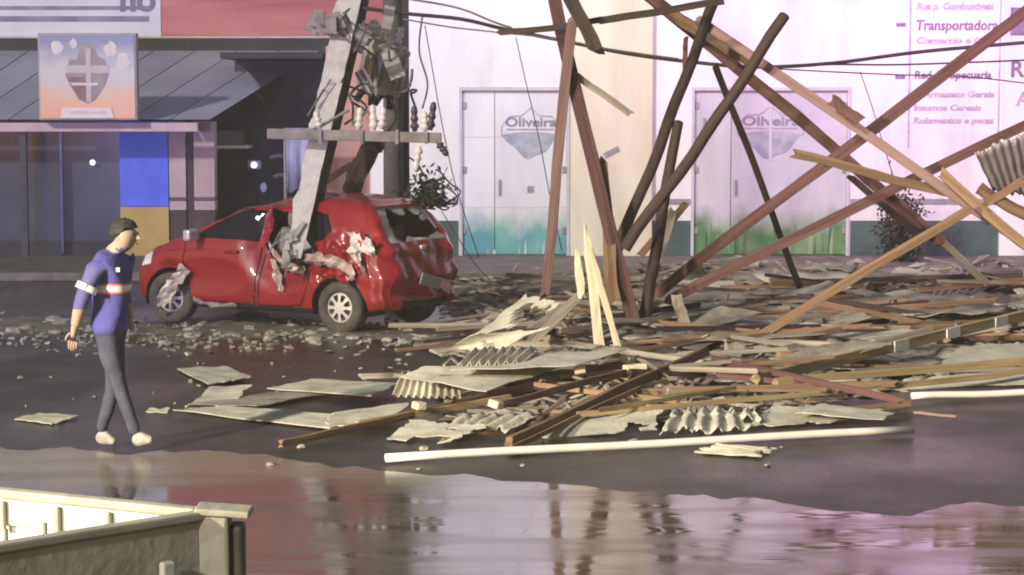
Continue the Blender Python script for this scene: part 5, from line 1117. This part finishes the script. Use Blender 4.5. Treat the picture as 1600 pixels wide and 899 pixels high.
for i in range(40): chunk(r.uniform(730, 1060), r.uniform(412, 440), r.uniform(.03, .1), 500 + i, 'rubble lump on the pavement at the foot of the white wall', 'rubble at the wall foot')
# dirt line: washed up silt beside the car
db = MB(); nx, ny = 200, 16; vs = []
for i in range(nx + 1):
    px = -60 + 800 * i / nx; mid = 516 + 14 * noise.noise((px * .006, 2, 0)) + (px - 300) * .02; hw_ = 14 + 11 * noise.noise((px * .012, 7, 0))
    for j in range(ny + 1):
        t = j / ny * 2 - 1; p = gr(px, mid + hw_ * t * (1 + .25 * noise.noise((px * .05, t, 3)))); vs.append((p.x, p.y, .045 * (1 - t * t) * (.7 + .7 * noise.noise((p.x * 2, p.y * 2, 0))) - .004))
db.add(vs, [(i * (ny + 1) + j, (i + 1) * (ny + 1) + j, (i + 1) * (ny + 1) + j + 1, i * (ny + 1) + j + 1) for i in range(nx) for j in range(ny)])
tag(db.build('dirt_line', mat('silt', (.09, .078, .062), (.24, .215, .175), .8, 3, .6, 18)), 'washed up line of grey silt beside the red car', 'silt', kind='stuff')

# ------------------------------------------------------------------ truck bed corner in the near left
RZ = 1.30
tk = thing('truck_bed', 'olive grey steel truck bed corner with a white lit inner rail', 'truck bed', gr(350, 795, RZ) * 1.0)
C0 = gr(350, 795, RZ); A_ = gr(0, 851, RZ); B_ = gr(0, 760, RZ); tk.location = (C0.x, C0.y, 0)
e1 = (A_ - C0); e1.normalize(); e2 = (B_ - C0); e2.normalize()
olive = mat('bed_olive', (.36, .35, .28), (.50, .49, .40), .6, 4, .3, 20); bedw = mat('bed_white', (.62, .62, .54), (.76, .76, .67), .5, 5, .15)
def along(e, s0, s1, inn, out, z0, z1, m, name, bevel=.008):
    n_ = Vector((-e.y, e.x, 0)); other = e2 if e is e1 else e1
    if n_.dot(other) < 0: n_ = -n_
    b = MB(); vs = [e * s + n_ * q + Vector((0, 0, z)) for z in (z0, z1) for s, q in ((s0, out), (s1, out), (s1, inn), (s0, inn))]
    b.add(vs, [(0, 1, 2, 3), (4, 5, 6, 7), (0, 1, 5, 4), (1, 2, 6, 5), (2, 3, 7, 6), (3, 0, 4, 7)]); return b.build(name, m, tk, bevel=bevel)
# near side wall
along(e1, .06, 2.2, .05, .0, RZ - .03, RZ, mat('bed_rim', (.30, .29, .23), (.40, .39, .32), .55, 5), 'top_rail'); along(e1, .08, 2.2, .035, .012, .62, RZ - .031, olive, 'side_panel')
along(e1, .20, .245, -.002, -.03, .60, RZ - .13, bedw, 'reflector_strip')
for s_ in (.5, .75): along(e1, s_, s_ + .03, .01, -.012, .62, RZ - .19, mat('bed_lilac', (.30, .28, .30), (.4, .38, .4), .5, 6), 'side_rib')
# far side wall, white inside
along(e2, .08, 2.4, .05, .0, RZ - .03, RZ, olive, 'top_rail'); along(e2, .09, 2.4, .04, .015, .86, RZ - .031, bedw, 'side_panel'); along(e2, .09, 2.4, .056, .042, RZ - .115, RZ - .035, bedw, 'inner_rail')
for s_ in (.38, .58, .80, 1.0): along(e2, s_, s_ + .025, .075, .057, RZ - .13, RZ - .03, olive, 'rail_lug')
fl = MB(); fl.add([e1 * .05 + e2 * .05 + Vector((0, 0, .86)), e1 * 2.2 + e2 * .05 + Vector((0, 0, .86)), e1 * 2.2 + e2 * 2.4 + Vector((0, 0, .86)), e1 * .05 + e2 * 2.4 + Vector((0, 0, .86))], [(0, 1, 2, 3)]); fo_ = fl.build('bed_floor', mat('bed_floor', (.035, .036, .024), (.07, .07, .05), .7, 4), tk); fo_.modifiers.new('s', 'SOLIDIFY').thickness = .03
b_ = MB(); b_.box((-.03, 0, .8), (.10, .10, .98)); b_.build('corner_post', olive, tk, bevel=.012)
b_ = MB(); b_.box((.035, .02, .78), (.05, .09, .94)); b_.build('corner_post', mat('bed_dark', (.08, .075, .06), (.13, .125, .1), .6, 6), tk, bevel=.012)
b_ = MB(); b_.box((.0, .0, RZ - .005), (.17, .12, .022), Matrix.Rotation(R(4), 3, 'Y')); b_.build('corner_cap', olive, tk, bevel=.006)
for s_ in (.56, .69):
    p = e1 * s_ + (e2 - e1 * e2.dot(e1)).normalized() * .12; b_ = MB(); b_.tube([p + Vector((0, 0, .86)), p + Vector((0, 0, RZ + .015))], 0.008, 8); b_.build('stake_rod', MATS['bed_rim'], tk, smooth=True)

# ------------------------------------------------------------------ humid night air over the street
hz = MB(); hz.box((0, 30, 3.85), (150, 130, 9.7)); hm = bpy.data.materials.new('night_haze'); hm.use_nodes = True; nt = hm.node_tree
for nd in list(nt.nodes):
    if nd.type == 'BSDF_PRINCIPLED': nt.nodes.remove(nd)
pv_ = nt.nodes.new('ShaderNodeVolumePrincipled'); pv_.inputs['Color'].default_value = (.90, .88, .92, 1); pv_.inputs['Density'].default_value = .0019
nt.links.new(pv_.outputs[0], [n_ for n_ in nt.nodes if n_.type == 'OUTPUT_MATERIAL'][0].inputs['Volume'])
tag(hz.build('haze', hm), kind='stuff')
